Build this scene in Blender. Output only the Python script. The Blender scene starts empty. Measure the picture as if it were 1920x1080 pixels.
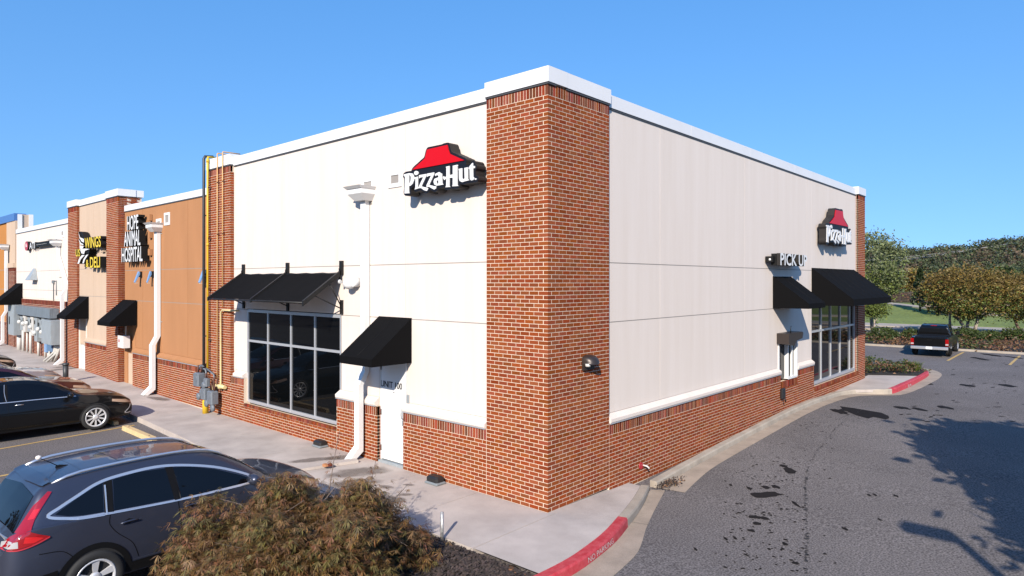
import bpy, math, random
import numpy as np
from mathutils import Vector, Matrix
from mathutils.geometry import tessellate_polygon
R = math.radians
rng = random.Random(7)
SC = bpy.context.scene
COL = SC.collection

# ------------------------------------------------------------------ camera, sky, sun, exposure
CAMP = (-8.516, -6.834, 3.847)
cam = bpy.data.cameras.new('camera')
cam.sensor_width = 36.0
cam.lens = 36.0 * 1230.8 / 1920.0
cam.shift_y = -12.34 / 1920.0
cam.clip_start = 0.1
cam.clip_end = 6000
camo = bpy.data.objects.new('camera', cam)
COL.objects.link(camo)
YAW = math.pi / 4 - 0.0545
camo.location = CAMP
camo.rotation_euler = (R(90), 0, YAW - math.pi / 2)
SC.camera = camo

SUN_EL, SUN_AZ = 29.0, 30.0            # light travels towards azimuth 30 deg (from +X to +Y)
w = bpy.data.worlds.new('World')
SC.world = w
w.use_nodes = True
wn = w.node_tree
wn.nodes.clear()
wo = wn.nodes.new('ShaderNodeOutputWorld')
wb = wn.nodes.new('ShaderNodeBackground')
sk = wn.nodes.new('ShaderNodeTexSky')
sk.sky_type = 'NISHITA'
sk.sun_disc = False
sk.sun_elevation = R(SUN_EL)
sk.sun_rotation = math.atan2(-math.cos(R(SUN_AZ)), -math.sin(R(SUN_AZ)))
sk.altitude = 300
sk.air_density = 1.36
sk.dust_density = 0.08
sk.ozone_density = 0.5
tc = wn.nodes.new('ShaderNodeTexCoord')
va = wn.nodes.new('ShaderNodeVectorMath'); va.operation = 'ADD'; va.inputs[1].default_value = (0, 0, .33)
vn = wn.nodes.new('ShaderNodeVectorMath'); vn.operation = 'NORMALIZE'
wn.links.new(tc.outputs['Generated'], va.inputs[0]); wn.links.new(va.outputs[0], vn.inputs[0]); wn.links.new(vn.outputs[0], sk.inputs['Vector'])
hs = wn.nodes.new('ShaderNodeHueSaturation')
hs.inputs['Saturation'].default_value = 1.75
hs.inputs['Value'].default_value = 1.42
hs.inputs['Hue'].default_value = .513
ga = wn.nodes.new('ShaderNodeGamma'); ga.inputs['Gamma'].default_value = 0.74
wn.links.new(sk.outputs[0], ga.inputs['Color'])
wn.links.new(ga.outputs[0], hs.inputs['Color'])
wn.links.new(hs.outputs[0], wb.inputs['Color'])
wb.inputs['Strength'].default_value = 0.15
wn.links.new(wb.outputs[0], wo.inputs['Surface'])

sl = bpy.data.lights.new('sun', 'SUN')
sl.energy = 4.4
sl.angle = R(0.5)
sl.color = (1.0, 0.90, 0.78)
so = bpy.data.objects.new('sun', sl)
COL.objects.link(so)
d = Vector((math.cos(R(SUN_EL)) * math.cos(R(SUN_AZ)), math.cos(R(SUN_EL)) * math.sin(R(SUN_AZ)), -math.sin(R(SUN_EL))))
so.rotation_euler = d.to_track_quat('-Z', 'Y').to_euler()

SC.view_settings.view_transform = 'Standard'
SC.view_settings.look = 'None'
SC.view_settings.exposure = 0.86
SC.view_settings.gamma = 1.0
SC.view_settings.use_curve_mapping = False
SC.render.engine = 'CYCLES'

# ------------------------------------------------------------------ helpers
def P3(x, y, z):
    return (x, y, z)

class MB:
    """collects shapes, becomes one mesh object"""
    def __init__(s):
        s.v = []; s.f = []; s.m = []; s.sm = []
    def add(s, vs, fs, m=0, smooth=False):
        o = len(s.v)
        s.v.extend(vs)
        for f in fs:
            s.f.append([i + o for i in f]); s.m.append(m); s.sm.append(smooth)
        return s
    def box(s, x0, x1, y0, y1, z0, z1, m=0):
        if x1 < x0: x0, x1 = x1, x0
        if y1 < y0: y0, y1 = y1, y0
        if z1 < z0: z0, z1 = z1, z0
        vs = [(x0, y0, z0), (x1, y0, z0), (x1, y1, z0), (x0, y1, z0), (x0, y0, z1), (x1, y0, z1), (x1, y1, z1), (x0, y1, z1)]
        return s.add(vs, [(0, 3, 2, 1), (4, 5, 6, 7), (0, 1, 5, 4), (1, 2, 6, 5), (2, 3, 7, 6), (3, 0, 4, 7)], m)
    def hexa(s, b, t, m=0):
        return s.add(list(b) + list(t), [(0, 3, 2, 1), (4, 5, 6, 7), (0, 1, 5, 4), (1, 2, 6, 5), (2, 3, 7, 6), (3, 0, 4, 7)], m)
    def bbox(s, x0, x1, y0, y1, z0, z1, b=0.01, m=0):
        """box with chamfered edges in plan and on top"""
        p = [(x0 + b, y0), (x1 - b, y0), (x1, y0 + b), (x1, y1 - b), (x1 - b, y1), (x0 + b, y1), (x0, y1 - b), (x0, y0 + b)]
        cx, cy = (x0 + x1) / 2, (y0 + y1) / 2
        def ins(q): return (q[0] + (b if q[0] < cx else -b), q[1] + (b if q[1] < cy else -b))
        vs = [(a, c, z0) for a, c in p] + [(a, c, z1 - b) for a, c in p] + [ins(q) + (z1,) for q in p]
        fs = [tuple(range(7, -1, -1)), tuple(range(16, 24))]
        for k in (0, 8):
            for i in range(8):
                j = (i + 1) % 8
                fs.append((k + i, k + j, k + 8 + j, k + 8 + i))
        return s.add(vs, fs, m)
    def tube(s, pts, r, n=8, m=0, cap=True, smooth=True):
        pts = [Vector(p) for p in pts]
        rs = r if isinstance(r, (list, tuple)) else [r] * len(pts)
        o = len(s.v)
        prev = None
        for i, p in enumerate(pts):
            if i == 0: t = pts[1] - p
            elif i == len(pts) - 1: t = p - pts[i - 1]
            else: t = (pts[i + 1] - p).normalized() + (p - pts[i - 1]).normalized()
            if t.length < 1e-9: t = Vector((0, 0, 1))
            t.normalize()
            if prev is None:
                a = Vector((0, 0, 1)) if abs(t.z) < .9 else Vector((1, 0, 0))
                u = t.cross(a).normalized()
            else:
                u = (prev - t * prev.dot(t)).normalized()
            prev = u
            vv = t.cross(u)
            for k in range(n):
                a = 2 * math.pi * k / n
                q = p + (u * math.cos(a) + vv * math.sin(a)) * rs[i]
                s.v.append(tuple(q))
        for i in range(len(pts) - 1):
            for k in range(n):
                k2 = (k + 1) % n
                s.f.append([o + i * n + k, o + i * n + k2, o + (i + 1) * n + k2, o + (i + 1) * n + k]); s.m.append(m); s.sm.append(smooth)
        if cap:
            s.f.append([o + k for k in range(n - 1, -1, -1)]); s.m.append(m); s.sm.append(False)
            q = o + (len(pts) - 1) * n
            s.f.append([q + k for k in range(n)]); s.m.append(m); s.sm.append(False)
        return s
    def lathe(s, prof, c=(0, 0, 0), axis='z', n=16, m=0, smooth=True, cap=True):
        """prof: list of (radius, height) along axis"""
        o = len(s.v)
        for r, h in prof:
            for k in range(n):
                a = 2 * math.pi * k / n
                ca, sa = r * math.cos(a), r * math.sin(a)
                if axis == 'z': q = (c[0] + ca, c[1] + sa, c[2] + h)
                elif axis == 'x': q = (c[0] + h, c[1] + ca, c[2] + sa)
                else: q = (c[0] + sa, c[1] + h, c[2] + ca)
                s.v.append(q)
        for i in range(len(prof) - 1):
            for k in range(n):
                k2 = (k + 1) % n
                s.f.append([o + i * n + k, o + i * n + k2, o + (i + 1) * n + k2, o + (i + 1) * n + k]); s.m.append(m); s.sm.append(smooth)
        if not cap: return s
        s.f.append([o + k for k in range(n - 1, -1, -1)]); s.m.append(m); s.sm.append(False)
        q = o + (len(prof) - 1) * n
        s.f.append([q + k for k in range(n)]); s.m.append(m); s.sm.append(False)
        return s
    def prism(s, loops, to3, d0, d1, m=0, mside=None):
        """loops: list of 2D loops (first outer, then holes); to3(a,b,d) -> 3D"""
        if mside is None: mside = m
        tri = tessellate_polygon([[Vector((a, b, 0)) for a, b in l] for l in loops])
        flat = [p for l in loops for p in l]
        n = len(flat)
        o = len(s.v)
        for d in (d0, d1):
            for a, b in flat: s.v.append(to3(a, b, d))
        for t in tri:
            s.f.append([o + t[0], o + t[1], o + t[2]]); s.m.append(m); s.sm.append(False)
            s.f.append([o + n + t[2], o + n + t[1], o + n + t[0]]); s.m.append(m); s.sm.append(False)
        k = 0
        for l in loops:
            for i in range(len(l)):
                j = (i + 1) % len(l)
                s.f.append([o + k + i, o + k + j, o + n + k + j, o + n + k + i]); s.m.append(mside); s.sm.append(False)
            k += len(l)
        return s
    def mesh(s, name, mats, off=(0, 0, 0)):
        me = bpy.data.meshes.new(name)
        if off != (0, 0, 0):
            vs = [(a - off[0], b - off[1], c - off[2]) for a, b, c in s.v]
        else:
            vs = s.v
        me.from_pydata(vs, [], s.f)
        for mm in (mats if isinstance(mats, (list, tuple)) else [mats]): me.materials.append(mm)
        if any(s.m): me.polygons.foreach_set('material_index', s.m)
        if any(s.sm): me.polygons.foreach_set('use_smooth', s.sm)
        me.update()
        return me

WL = {}
def wloc(o):
    p = Vector((0, 0, 0))
    while o is not None:
        p = p + o.location
        o = o.parent
    return tuple(p)

def setp(o, label=None, cat=None, group=None, kind=None):
    if label: o['label'] = label
    if cat: o['category'] = cat
    if group: o['group'] = group
    if kind: o['kind'] = kind
    return o

def thing(name, label, cat, loc=(0, 0, 0), group=None, rz=0):
    o = bpy.data.objects.new(name, None)
    o.empty_display_size = 0.2
    COL.objects.link(o)
    o.location = loc
    o.rotation_euler = (0, 0, rz)
    return setp(o, label, cat, group)

def part(name, mb, mats, parent=None, kind=None, label=None, local=False):
    off = (0, 0, 0)
    if parent is not None and not local: off = wloc(parent)
    o = bpy.data.objects.new(name, mb.mesh(name, mats, off))
    COL.objects.link(o)
    if parent is not None: o.parent = parent
    return setp(o, label, None, None, kind)

def solo(name, mb, mats, label, cat, group=None):
    return setp(part(name, mb, mats), label, cat, group)

def structure(name, mb, mats, kind='structure', label=None):
    return part(name, mb, mats, None, kind, label)

def copy_tree(o, parent=None):
    c = o.copy(); COL.objects.link(c); c.parent = parent
    for ch in [x for x in o.children]: copy_tree(ch, c)
    return c

# ------------------------------------------------------------------ materials
def mat(name, col, rough=.6, metal=0., var=0., vscale=6., bump=0., bscale=60., bdist=.01, coat=0., spec=.5, stretch=None, col2=None, island=0., detail=4., fine=0., fscale=200.):
    m = bpy.data.materials.new(name); m.use_nodes = True
    nt = m.node_tree; N = nt.nodes; Lk = nt.links.new
    b = N['Principled BSDF']
    b.inputs['Roughness'].default_value = rough
    b.inputs['Metallic'].default_value = metal
    b.inputs['Specular IOR Level'].default_value = spec
    if coat: b.inputs['Coat Weight'].default_value = coat; b.inputs['Coat Roughness'].default_value = .03
    c4 = tuple(col) + (1,)
    b.inputs['Base Color'].default_value = c4
    need = var or bump or island or fine
    if need:
        geo = N.new('ShaderNodeNewGeometry')
        mp = N.new('ShaderNodeMapping')
        Lk(geo.outputs['Position'], mp.inputs['Vector'])
        if stretch: mp.inputs['Scale'].default_value = stretch
    last = None
    if var:
        nz = N.new('ShaderNodeTexNoise'); nz.inputs['Scale'].default_value = vscale; nz.inputs['Detail'].default_value = detail
        nz.inputs['Roughness'].default_value = .6
        Lk(mp.outputs[0], nz.inputs['Vector'])
        mr = N.new('ShaderNodeMapRange'); mr.inputs[1].default_value = .3; mr.inputs[2].default_value = .7
        Lk(nz.outputs['Fac'], mr.inputs[0])
        mx = N.new('ShaderNodeMix'); mx.data_type = 'RGBA'
        Lk(mr.outputs[0], mx.inputs['Factor'])
        c2 = col2 if col2 else tuple(x * (1 - var) for x in col)
        mx.inputs['A'].default_value = c4
        mx.inputs['B'].default_value = tuple(c2) + (1,)
        last = mx.outputs['Result']
    if fine:
        nf = N.new('ShaderNodeTexNoise'); nf.inputs['Scale'].default_value = fscale; nf.inputs['Detail'].default_value = 2
        Lk(geo.outputs['Position'], nf.inputs['Vector'])
        mf = N.new('ShaderNodeMapRange'); mf.inputs[1].default_value = .3; mf.inputs[2].default_value = .7
        mf.inputs[3].default_value = 1 - fine; mf.inputs[4].default_value = 1 + fine
        Lk(nf.outputs['Fac'], mf.inputs[0])
        hf = N.new('ShaderNodeHueSaturation')
        if last: Lk(last, hf.inputs['Color'])
        else: hf.inputs['Color'].default_value = c4
        Lk(mf.outputs[0], hf.inputs['Value'])
        last = hf.outputs[0]
    if island:
        oi = N.new('ShaderNodeObjectInfo')
        ad = N.new('ShaderNodeMath'); ad.operation = 'ADD'
        Lk(geo.outputs['Random Per Island'], ad.inputs[0]); Lk(oi.outputs['Random'], ad.inputs[1])
        wn_ = N.new('ShaderNodeTexWhiteNoise'); wn_.noise_dimensions = '1D'
        Lk(ad.outputs[0], wn_.inputs['W'])
        sep = N.new('ShaderNodeSeparateColor'); Lk(wn_.outputs['Color'], sep.inputs[0])
        h = N.new('ShaderNodeHueSaturation')
        if last: Lk(last, h.inputs['Color'])
        else: h.inputs['Color'].default_value = c4
        a1 = N.new('ShaderNodeMapRange'); a1.inputs[3].default_value = 1 - island; a1.inputs[4].default_value = 1 + island * .8
        Lk(sep.outputs[0], a1.inputs[0]); Lk(a1.outputs[0], h.inputs['Value'])
        a2 = N.new('ShaderNodeMapRange'); a2.inputs[3].default_value = .5 - .035 * island; a2.inputs[4].default_value = .5 + .03 * island
        Lk(sep.outputs[1], a2.inputs[0]); Lk(a2.outputs[0], h.inputs['Hue'])
        a3 = N.new('ShaderNodeMapRange'); a3.inputs[3].default_value = 1 - .35 * island; a3.inputs[4].default_value = 1.0
        Lk(sep.outputs[2], a3.inputs[0]); Lk(a3.outputs[0], h.inputs['Saturation'])
        last = h.outputs[0]
    if last: Lk(last, b.inputs['Base Color'])
    if bump:
        n2 = N.new('ShaderNodeTexNoise'); n2.inputs['Scale'].default_value = bscale; n2.inputs['Detail'].default_value = 3
        Lk(geo.outputs['Position'], n2.inputs['Vector'])
        bp = N.new('ShaderNodeBump'); bp.inputs['Strength'].default_value = bump; bp.inputs['Distance'].default_value = bdist
        Lk(n2.outputs['Fac'], bp.inputs['Height']); Lk(bp.outputs[0], b.inputs['Normal'])
    return m

def leafmat(name, col, var=.4, trans=.25, rough=.55):
    m = mat(name, col, rough, island=var, spec=.3)
    nt = m.node_tree; N = nt.nodes; Lk = nt.links.new
    b = N['Principled BSDF']; out = N['Material Output']
    t = N.new('ShaderNodeBsdfTranslucent'); mx = N.new('ShaderNodeMixShader'); mx.inputs[0].default_value = trans
    src = b.inputs['Base Color'].links[0].from_socket
    Lk(src, t.inputs['Color']); Lk(b.outputs[0], mx.inputs[1]); Lk(t.outputs[0], mx.inputs[2]); Lk(mx.outputs[0], out.inputs['Surface'])
    return m

M = {}
STK = (9, 9, .55)
M['stucco'] = mat('white_stucco', (.60, .538, .488), .85, spec=.1, var=.04, vscale=.5, stretch=STK, bump=.25, bscale=140, bdist=.004, fine=.02, fscale=120, col2=(.57, .505, .45))
M['stucco_brown'] = mat('brown_stucco', (.36, .178, .085), .85, spec=.1, var=.1, vscale=.6, stretch=(3, 3, .7), bump=.3, bscale=140, bdist=.004, fine=.03, fscale=120)
M['stucco_tan'] = mat('tan_stucco', (.47, .36, .27), .85, spec=.1, var=.08, vscale=.6, stretch=(4, 4, .6), bump=.3, bscale=140, bdist=.004, fine=.03, fscale=120)
M['stucco_orange'] = mat('orange_stucco', (.40, .18, .055), .85, spec=.1, var=.1, vscale=.6, bump=.3, bscale=140, bdist=.004)
M['joint'] = mat('joint_shade', (.25, .23, .21), .9)
M['coping'] = mat('white_metal_coping', (.64, .64, .64), .38, metal=.0, var=.05, vscale=1.2, spec=.5)
M['flash'] = mat('dark_flashing', (.05, .05, .05), .5)
M['mortar'] = mat('pale_mortar', (.60, .49, .38), .9, spec=.1, var=.08, vscale=8, fine=.08, fscale=90)
M['brick'] = mat('red_brick', (.228, .049, .0100), .85, var=.18, vscale=25, island=.22, bump=.3, bscale=150, bdist=.003, fine=.12, fscale=180, spec=.08)
M['soldier'] = mat('mixed_red_brick', (.21, .042, .011), .85, var=.3, vscale=20, island=.5, bump=.3, bscale=150, bdist=.003, fine=.12, fscale=180, spec=.08)
M['brick_far'] = mat('dull_red_brick', (.15, .036, .020), .85, var=.2, vscale=25, island=.3, spec=.08)
M['concrete'] = mat('pale_concrete', (.46, .405, .365), .85, spec=.2, var=.30, vscale=1.1, fine=.10, fscale=70, bump=.15, bscale=90, bdist=.003, detail=6)
M['kerb'] = mat('kerb_concrete', (.38, .33, .27), .85, spec=.2, var=.3, vscale=2.2, fine=.08, fscale=60, bump=.2, bscale=80, bdist=.004, detail=6)
M['gutter'] = mat('gutter_concrete', (.35, .285, .225), .88, spec=.2, var=.3, vscale=2.0, fine=.1, fscale=60, bump=.2, bscale=80, bdist=.004, detail=6)
M['redpaint'] = mat('worn_red_kerb_paint', (.36, .012, .022), .65, var=.35, vscale=9, col2=(.46, .07, .08), fine=.1, fscale=60, bump=.2, bscale=80, bdist=.003, detail=6)
M['asphalt'] = mat('weathered_asphalt', (.148, .134, .130), .9, spec=.12, var=.24, vscale=.35, fine=.55, fscale=36, bump=.6, bscale=110, bdist=.008, detail=6)
M['yellow'] = mat('faded_yellow_paint', (.50, .33, .11), .7, var=.3, vscale=12)
M['stop'] = mat('cream_wheel_stop_paint', (.58, .43, .22), .75, var=.2, vscale=9, bump=.2, bscale=50)
M['white'] = mat('white_paint', (.62, .62, .61), .45)
M['whitegloss'] = mat('white_downspout_metal', (.63, .63, .62), .35)
M['offwhite'] = mat('off_white_paint', (.68, .62, .56), .6)
M['black'] = mat('black_awning_canvas', (.004, .004, .0045), .9, spec=.08, fine=.2, fscale=300)
M['blackmetal'] = mat('black_metal', (.010, .010, .010), .45, spec=.3)
M['blackplastic'] = mat('black_plastic', (.015, .015, .016), .45)
M['greyplastic'] = mat('grey_plastic_base', (.16, .18, .19), .6)
M['alu'] = mat('anodised_aluminium', (.55, .57, .60), .35, metal=.55)
M['pane'] = mat('tinted_glass', (.002, .0025, .003), .02, spec=.22)
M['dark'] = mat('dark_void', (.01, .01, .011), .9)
M['galv'] = mat('grey_enclosure_steel', (.34, .38, .40), .45, metal=.25, var=.2, vscale=4, stretch=(2, 2, .5))
M['galvd'] = mat('weathered_trough_steel', (.24, .28, .31), .45, metal=.4, var=.35, vscale=7, stretch=(3, 3, .3))
M['meter'] = mat('gas_meter_grey', (.13, .15, .175), .5, var=.2, vscale=14)
M['rust'] = mat('rusty_iron', (.10, .04, .025), .8, var=.4, vscale=30)
M['ypipe'] = mat('yellow_gas_pipe', (.62, .40, .02), .5, var=.15, vscale=6)
M['opipe'] = mat('pale_orange_gas_pipe', (.58, .34, .13), .5, var=.15, vscale=6)
M['cpipe'] = mat('cream_gas_pipe', (.58, .48, .24), .5, var=.15, vscale=6)
M['gpipe'] = mat('dark_grey_pipe', (.03, .033, .036), .5)
M['pvc'] = mat('white_conduit', (.50, .49, .46), .5, var=.1, vscale=9)
M['steelpost'] = mat('galvanised_post', (.5, .5, .5), .5, metal=.6, var=.5, vscale=30)
M['wallpack'] = mat('bronze_light_housing', (.035, .027, .024), .4, metal=.3)
M['lens'] = mat('frosted_lens', (.5, .5, .48), .2)
M['signred'] = mat('sign_red', (.46, .002, .006), .4, spec=.25)
M['signwhite'] = mat('sign_white', (.63, .63, .62), .35)
M['signnavy'] = mat('sign_black_face', (.008, .009, .014), .5, spec=.2)
M['signreturn'] = mat('sign_dark_return', (.02, .018, .017), .6, spec=.25)
M['signyellow'] = mat('sign_yellow', (.62, .45, .005), .4)
M['signmaroon'] = mat('sign_dark_red', (.35, .02, .03), .4)
M['ink'] = mat('black_vinyl', (.008, .008, .008), .6, spec=.2)
M['bluemetal'] = mat('blue_metal_coping', (.05, .13, .33), .4)
M['bluefix'] = mat('blue_grey_fixture', (.15, .27, .46), .4)
M['mulch'] = mat('dark_mulch', (.016, .012, .010), .95, var=.5, vscale=30, bump=1., bscale=60, bdist=.03)
M['mulchbit'] = mat('mulch_chips', (.045, .030, .024), .95, island=.6)
M['leafbit'] = mat('fallen_leaves', (.20, .10, .04), .9, island=.6)
M['soil'] = mat('orange_clay_soil', (.40, .18, .08), .95, var=.4, vscale=8, bump=.6, bscale=50, bdist=.02)
M['grass'] = mat('lawn_green', (.15, .185, .035), .95, var=.4, vscale=.25, col2=(.10, .135, .025), fine=.3, fscale=4, bump=.6, bscale=14, bdist=.1)
M['hill'] = mat('woodland_floor', (.03, .035, .015), .95, var=.4, vscale=.02)
M['bark'] = mat('brown_bark', (.12, .08, .055), .9, var=.4, vscale=12, stretch=(3, 3, .6), bump=.5, bscale=30, bdist=.02)
M['palebark'] = mat('pale_bark', (.38, .31, .25), .85, var=.4, vscale=8, stretch=(3, 3, .6), bump=.4, bscale=30, bdist=.02)
M['maplebark'] = mat('grey_mottled_bark', (.20, .15, .12), .85, var=.5, vscale=22, bump=.5, bscale=60, bdist=.01)
M['tyre'] = mat('tyre_rubber', (.013, .013, .013), .8)
M['rim'] = mat('alloy_rim', (.58, .58, .59), .3, metal=.35)
M['chrome'] = mat('chrome_trim', (.62, .62, .63), .3, metal=.75)
M['satin'] = mat('satin_silver_rail', (.62, .63, .66), .3, metal=.8)
M['carglass'] = mat('dark_car_glass', (.003, .003, .004), .02, spec=.35)
M['trim'] = mat('matt_black_trim', (.005, .005, .0055), .55, spec=.15)
M['suvblue'] = mat('dark_blue_metallic_paint', (.042, .048, .072), .34, metal=.5, spec=.3, coat=.6)
M['carblack'] = mat('black_car_paint', (.004, .004, .0045), .3, spec=.15, coat=.55)
M['maroon'] = mat('dark_maroon_paint', (.05, .010, .010), .3, metal=.3, coat=1.)
M['silver'] = mat('silver_paint', (.30, .29, .31), .3, metal=.6, coat=1.)
M['tail'] = mat('red_tail_lamp', (.24, .003, .005), .12, coat=1.)
M['lampclear'] = mat('clear_lamp_lens', (.34, .33, .33), .1, coat=1.)
M['amber'] = mat('headlamp_lens', (.35, .24, .17), .12, coat=1.)
M['plate'] = mat('number_plate_white', (.7, .7, .7), .5)
M['stain'] = mat('dark_oil_stain', (.016, .014, .014), .85, spec=.08)
M['damp'] = mat('damp_concrete_stain', (.20, .165, .14), .7, var=.4, vscale=4)
M['worn'] = mat('worn_white_lettering', (.56, .50, .48), .8, var=.5, vscale=40)
M['tail2'] = mat('bright_red_lamp_cell', (.48, .01, .012), .1, coat=1.)
M['seal'] = mat('crack_sealant', (.018, .017, .017), .7)
M['iron'] = mat('dark_iron_fence', (.035, .026, .022), .6)

# ------------------------------------------------------------------ ground heights
def upl(y):                       # everything along the left front climbs gently away from the camera
    return max(0., y - 14.) * .013
RX = [-60, -10, 2, 4.5, 7.3, 9.3, 11, 13, 15, 17, 20, 27, 32, 60, 400]
RZ = [-.15, -.15, -.17, -.12, -.06, -.01, .03, .02, -.06, -.12, -.10, .02, .08, .10, .10]
def lotz0(x, y):
    b = -.14 + upl(y)
    r = float(np.interp(x, RX, RZ))
    if y < 0:
        k = math.exp(y / 7.0)
        far = float(np.interp(x, [-60, 2, 20, 32, 400], [-.15, -.17, -.10, .08, .10]))
        r = far + (r - far) * k
    if x < 0:
        t = min(1, max(0, (y + 6) / 6.0)); return r * (1 - t) + b * t if y > -6 else r
    return r
GX = [-45, -30, -20, -14, -10, -7, -5, -3.5, -2.6, -1.5, -.4, 1, 2, 3, 4, 5, 6, 7.3, 8.3, 9.3, 10.2, 11, 12, 13, 14, 15, 16, 17, 18.5, 20, 22, 24, 27, 30, 32, 34.15]
GY = [-55, -35, -22, -14, -10, -7, -5, -3.5, -2.4, -1.6, -1, -.5, .02, 1, 2, 4, 6, 8, 10, 12, 14, 17, 20, 24, 30, 38, 50, 75]
GZ = np.array([[lotz0(x, y) for y in GY] for x in GX])
def lotz(x, y):
    i = min(len(GX) - 2, max(0, int(np.searchsorted(GX, x)) - 1)); j = min(len(GY) - 2, max(0, int(np.searchsorted(GY, y)) - 1))
    a = min(1., max(0., (x - GX[i]) / (GX[i + 1] - GX[i]))); b = min(1., max(0., (y - GY[j]) / (GY[j + 1] - GY[j])))
    return float((GZ[i, j] * (1 - a) + GZ[i + 1, j] * a) * (1 - b) + (GZ[i, j + 1] * (1 - a) + GZ[i + 1, j + 1] * a) * b)
def kerbz(x):                     # top of the kerb on the drive-through side
    return float(np.interp(x, RX, RZ)) + .13

def poly_sheet(name, loop, zf, mats, kind='structure', step=None, label=None):
    mb = MB()
    tri = tessellate_polygon([[Vector((a, b, 0)) for a, b in loop]])
    mb.add([(a, b, zf(a, b)) for a, b in loop], [tuple(t) for t in tri])
    return structure(name, mb, mats, kind, label)

# far terrain: one sheet to the horizon
def terz(x, y):
    # kept below the paved sheets near the building, rising into a wooded ridge far along +X
    if x < 57: return -.45
    z = np.interp(x, [57, 60, 76, 90, 130, 200, 330, 430, 560, 700, 1000, 3000], [.10, .16, .85, .95, .3, 2.0, 3.2, 9, 22, 28, 18, 10])
    s = .35 * math.sin(y * .05 + 1) * min(1, max(0, (x - 66) / 20.)) * (1 if x < 120 else 0)
    if x > 250:
        s = (z - 3) * (.10 * math.sin(y * .045 + .3) - .05 * math.sin(y * .11)) - max(0, y - 20) * .035 * (z > 8)
    return float(z + s)
xs = [-900, -300, -100, -60, 0, 40, 56.9, 57, 58.5, 60, 63, 66, 68, 70, 72, 75, 78, 82, 90, 100, 115, 130, 160, 200, 260, 330, 380, 430, 500, 560, 630, 700, 850, 1000, 2000, 3000]
ys = [-2500, -1200, -700, -450, -330, -250, -190, -150, -120, -100, -80, -65, -50, -40, -30, -22, -15, -8, 0, 8, 16, 25, 35, 50, 70, 100, 140, 190, 260, 350, 500, 800, 1500, 2500]
mb = MB()
for x in xs:
    for y in ys: mb.v.append((x, y, terz(x, y)))
ny = len(ys)
for i in range(len(xs) - 1):
    for j in range(ny - 1):
        a = i * ny + j
        mb.f.append([a, a + ny, a + ny + 1, a + 1]); mb.m.append(1 if xs[i] >= 200 else 0); mb.sm.append(True)
structure('terrain', mb, [M['grass'], M['hill']])

# asphalt lot and drive lane: one gridded sheet round the building
mb = MB()
gx, gy = GX, GY
idx = {}
for i, x in enumerate(gx):
    for j, y in enumerate(gy):
        idx[i, j] = len(mb.v); mb.v.append((x, y, lotz(x, y)))
for i in range(len(gx) - 1):
    for j in range(len(gy) - 1):
        if gx[i] >= -.4 and gx[i + 1] <= 20 and gy[j] >= .02: continue
        mb.f.append([idx[i, j], idx[i + 1, j], idx[i + 1, j + 1], idx[i, j + 1]]); mb.m.append(0); mb.sm.append(True)
structure('asphalt_lot', mb, M['asphalt'])

# public road beyond the planting strip, its median kerb and verge pavement
def strip(name, x0, x1, z, m, y0=-90, y1=60, h=.0):
    b = MB(); b.box(x0, x1, y0, y1, z - .3, z + h); return structure(name, b, m)
def slanted(name, p, wdt, z, m, th=.3):
    """sheet strip through points p=[(x,y)..] of width wdt"""
    b = MB(); n = len(p); L_ = []; R_ = []
    for i, q in enumerate(p):
        a = Vector(p[max(0, i - 1)]); c = Vector(p[min(n - 1, i + 1)]); t = (c - a).normalized(); nn = Vector((-t.y, t.x)) * wdt / 2
        zz = z(q[0], q[1]) if callable(z) else z
        L_.append((q[0] + nn.x, q[1] + nn.y, zz)); R_.append((q[0] - nn.x, q[1] - nn.y, zz))
    o = L_ + R_
    fs = [(i, n + i, n + i + 1, i + 1) for i in range(n - 1)]
    b.add(o, fs)
    lo = [(a, c, e - th) for a, c, e in o]
    m0 = len(b.v); b.v.extend(lo)
    for i in range(n - 1):
        b.f += [[i, i + 1, m0 + i + 1, m0 + i], [n + i + 1, n + i, m0 + n + i, m0 + n + i + 1]]; b.m += [0, 0]; b.sm += [False, False]
    return structure(name, b, m)
strip('public_road', 44.9, 53.2, .06, M['asphalt'])
strip('median_kerb', 48.3, 49.0, .07, M['gutter'], h=.12)
strip('road_kerb', 44.5, 44.9, .05, M['kerb'], h=.15)
strip('verge_pavement', 53.2, 57.1, .11, M['kerb'], h=.02)
slanted('footpath', [(60.9, -24), (64, -9), (68, -2), (72, 4.5), (79, 11), (86, 16), (96, 22)], 1.7, lambda x, y: terz(x, y) + .12, M['kerb'])

# ------------------------------------------------------------------ sidewalk, kerbs, gutters, beds
SWE = [(-1.85, -1.47), (-1.85, 4.9), (-2.22, 5.4), (-2.15, 7), (-1.9, 9.7), (-1.75, 13), (-1.65, 17), (-1.65, 45)]    # outer edge of the walk
KO = [(-2.6, -1.44), (-1.85, -1.50), (-1.2, -1.50), (-.685, -1.44), (-.2, -1.36), (.25, -1.25), (.72, -1.10), (1.35, -.90), (2.0, -.66), (2.62, -.40)]   # outer kerb line round the corner
def dens_(line, n=4):
    out = []
    L = len(line)
    for i in range(L - 1):
        p0, p1, p2, p3 = (Vector(line[max(0, i - 1)]), Vector(line[i]), Vector(line[i + 1]), Vector(line[min(L - 1, i + 2)]))
        for k in range(n):
            t = k / n
            q = .5 * ((2 * p1) + (p2 - p0) * t + (2 * p0 - 5 * p1 + 4 * p2 - p3) * t * t + (3 * p1 - p0 - 3 * p2 + p3) * t ** 3)
            out.append((q.x, q.y))
    out.append(line[-1])
    return out
def inset(line, dd):
    out = []
    for i, q in enumerate(line):
        a = Vector(line[max(0, i - 1)]); c = Vector(line[min(len(line) - 1, i + 1)]); t = (c - a).normalized()
        out.append((q[0] - t.y * dd, q[1] + t.x * dd))
    return out
KI = inset(KO, .17)
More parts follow.
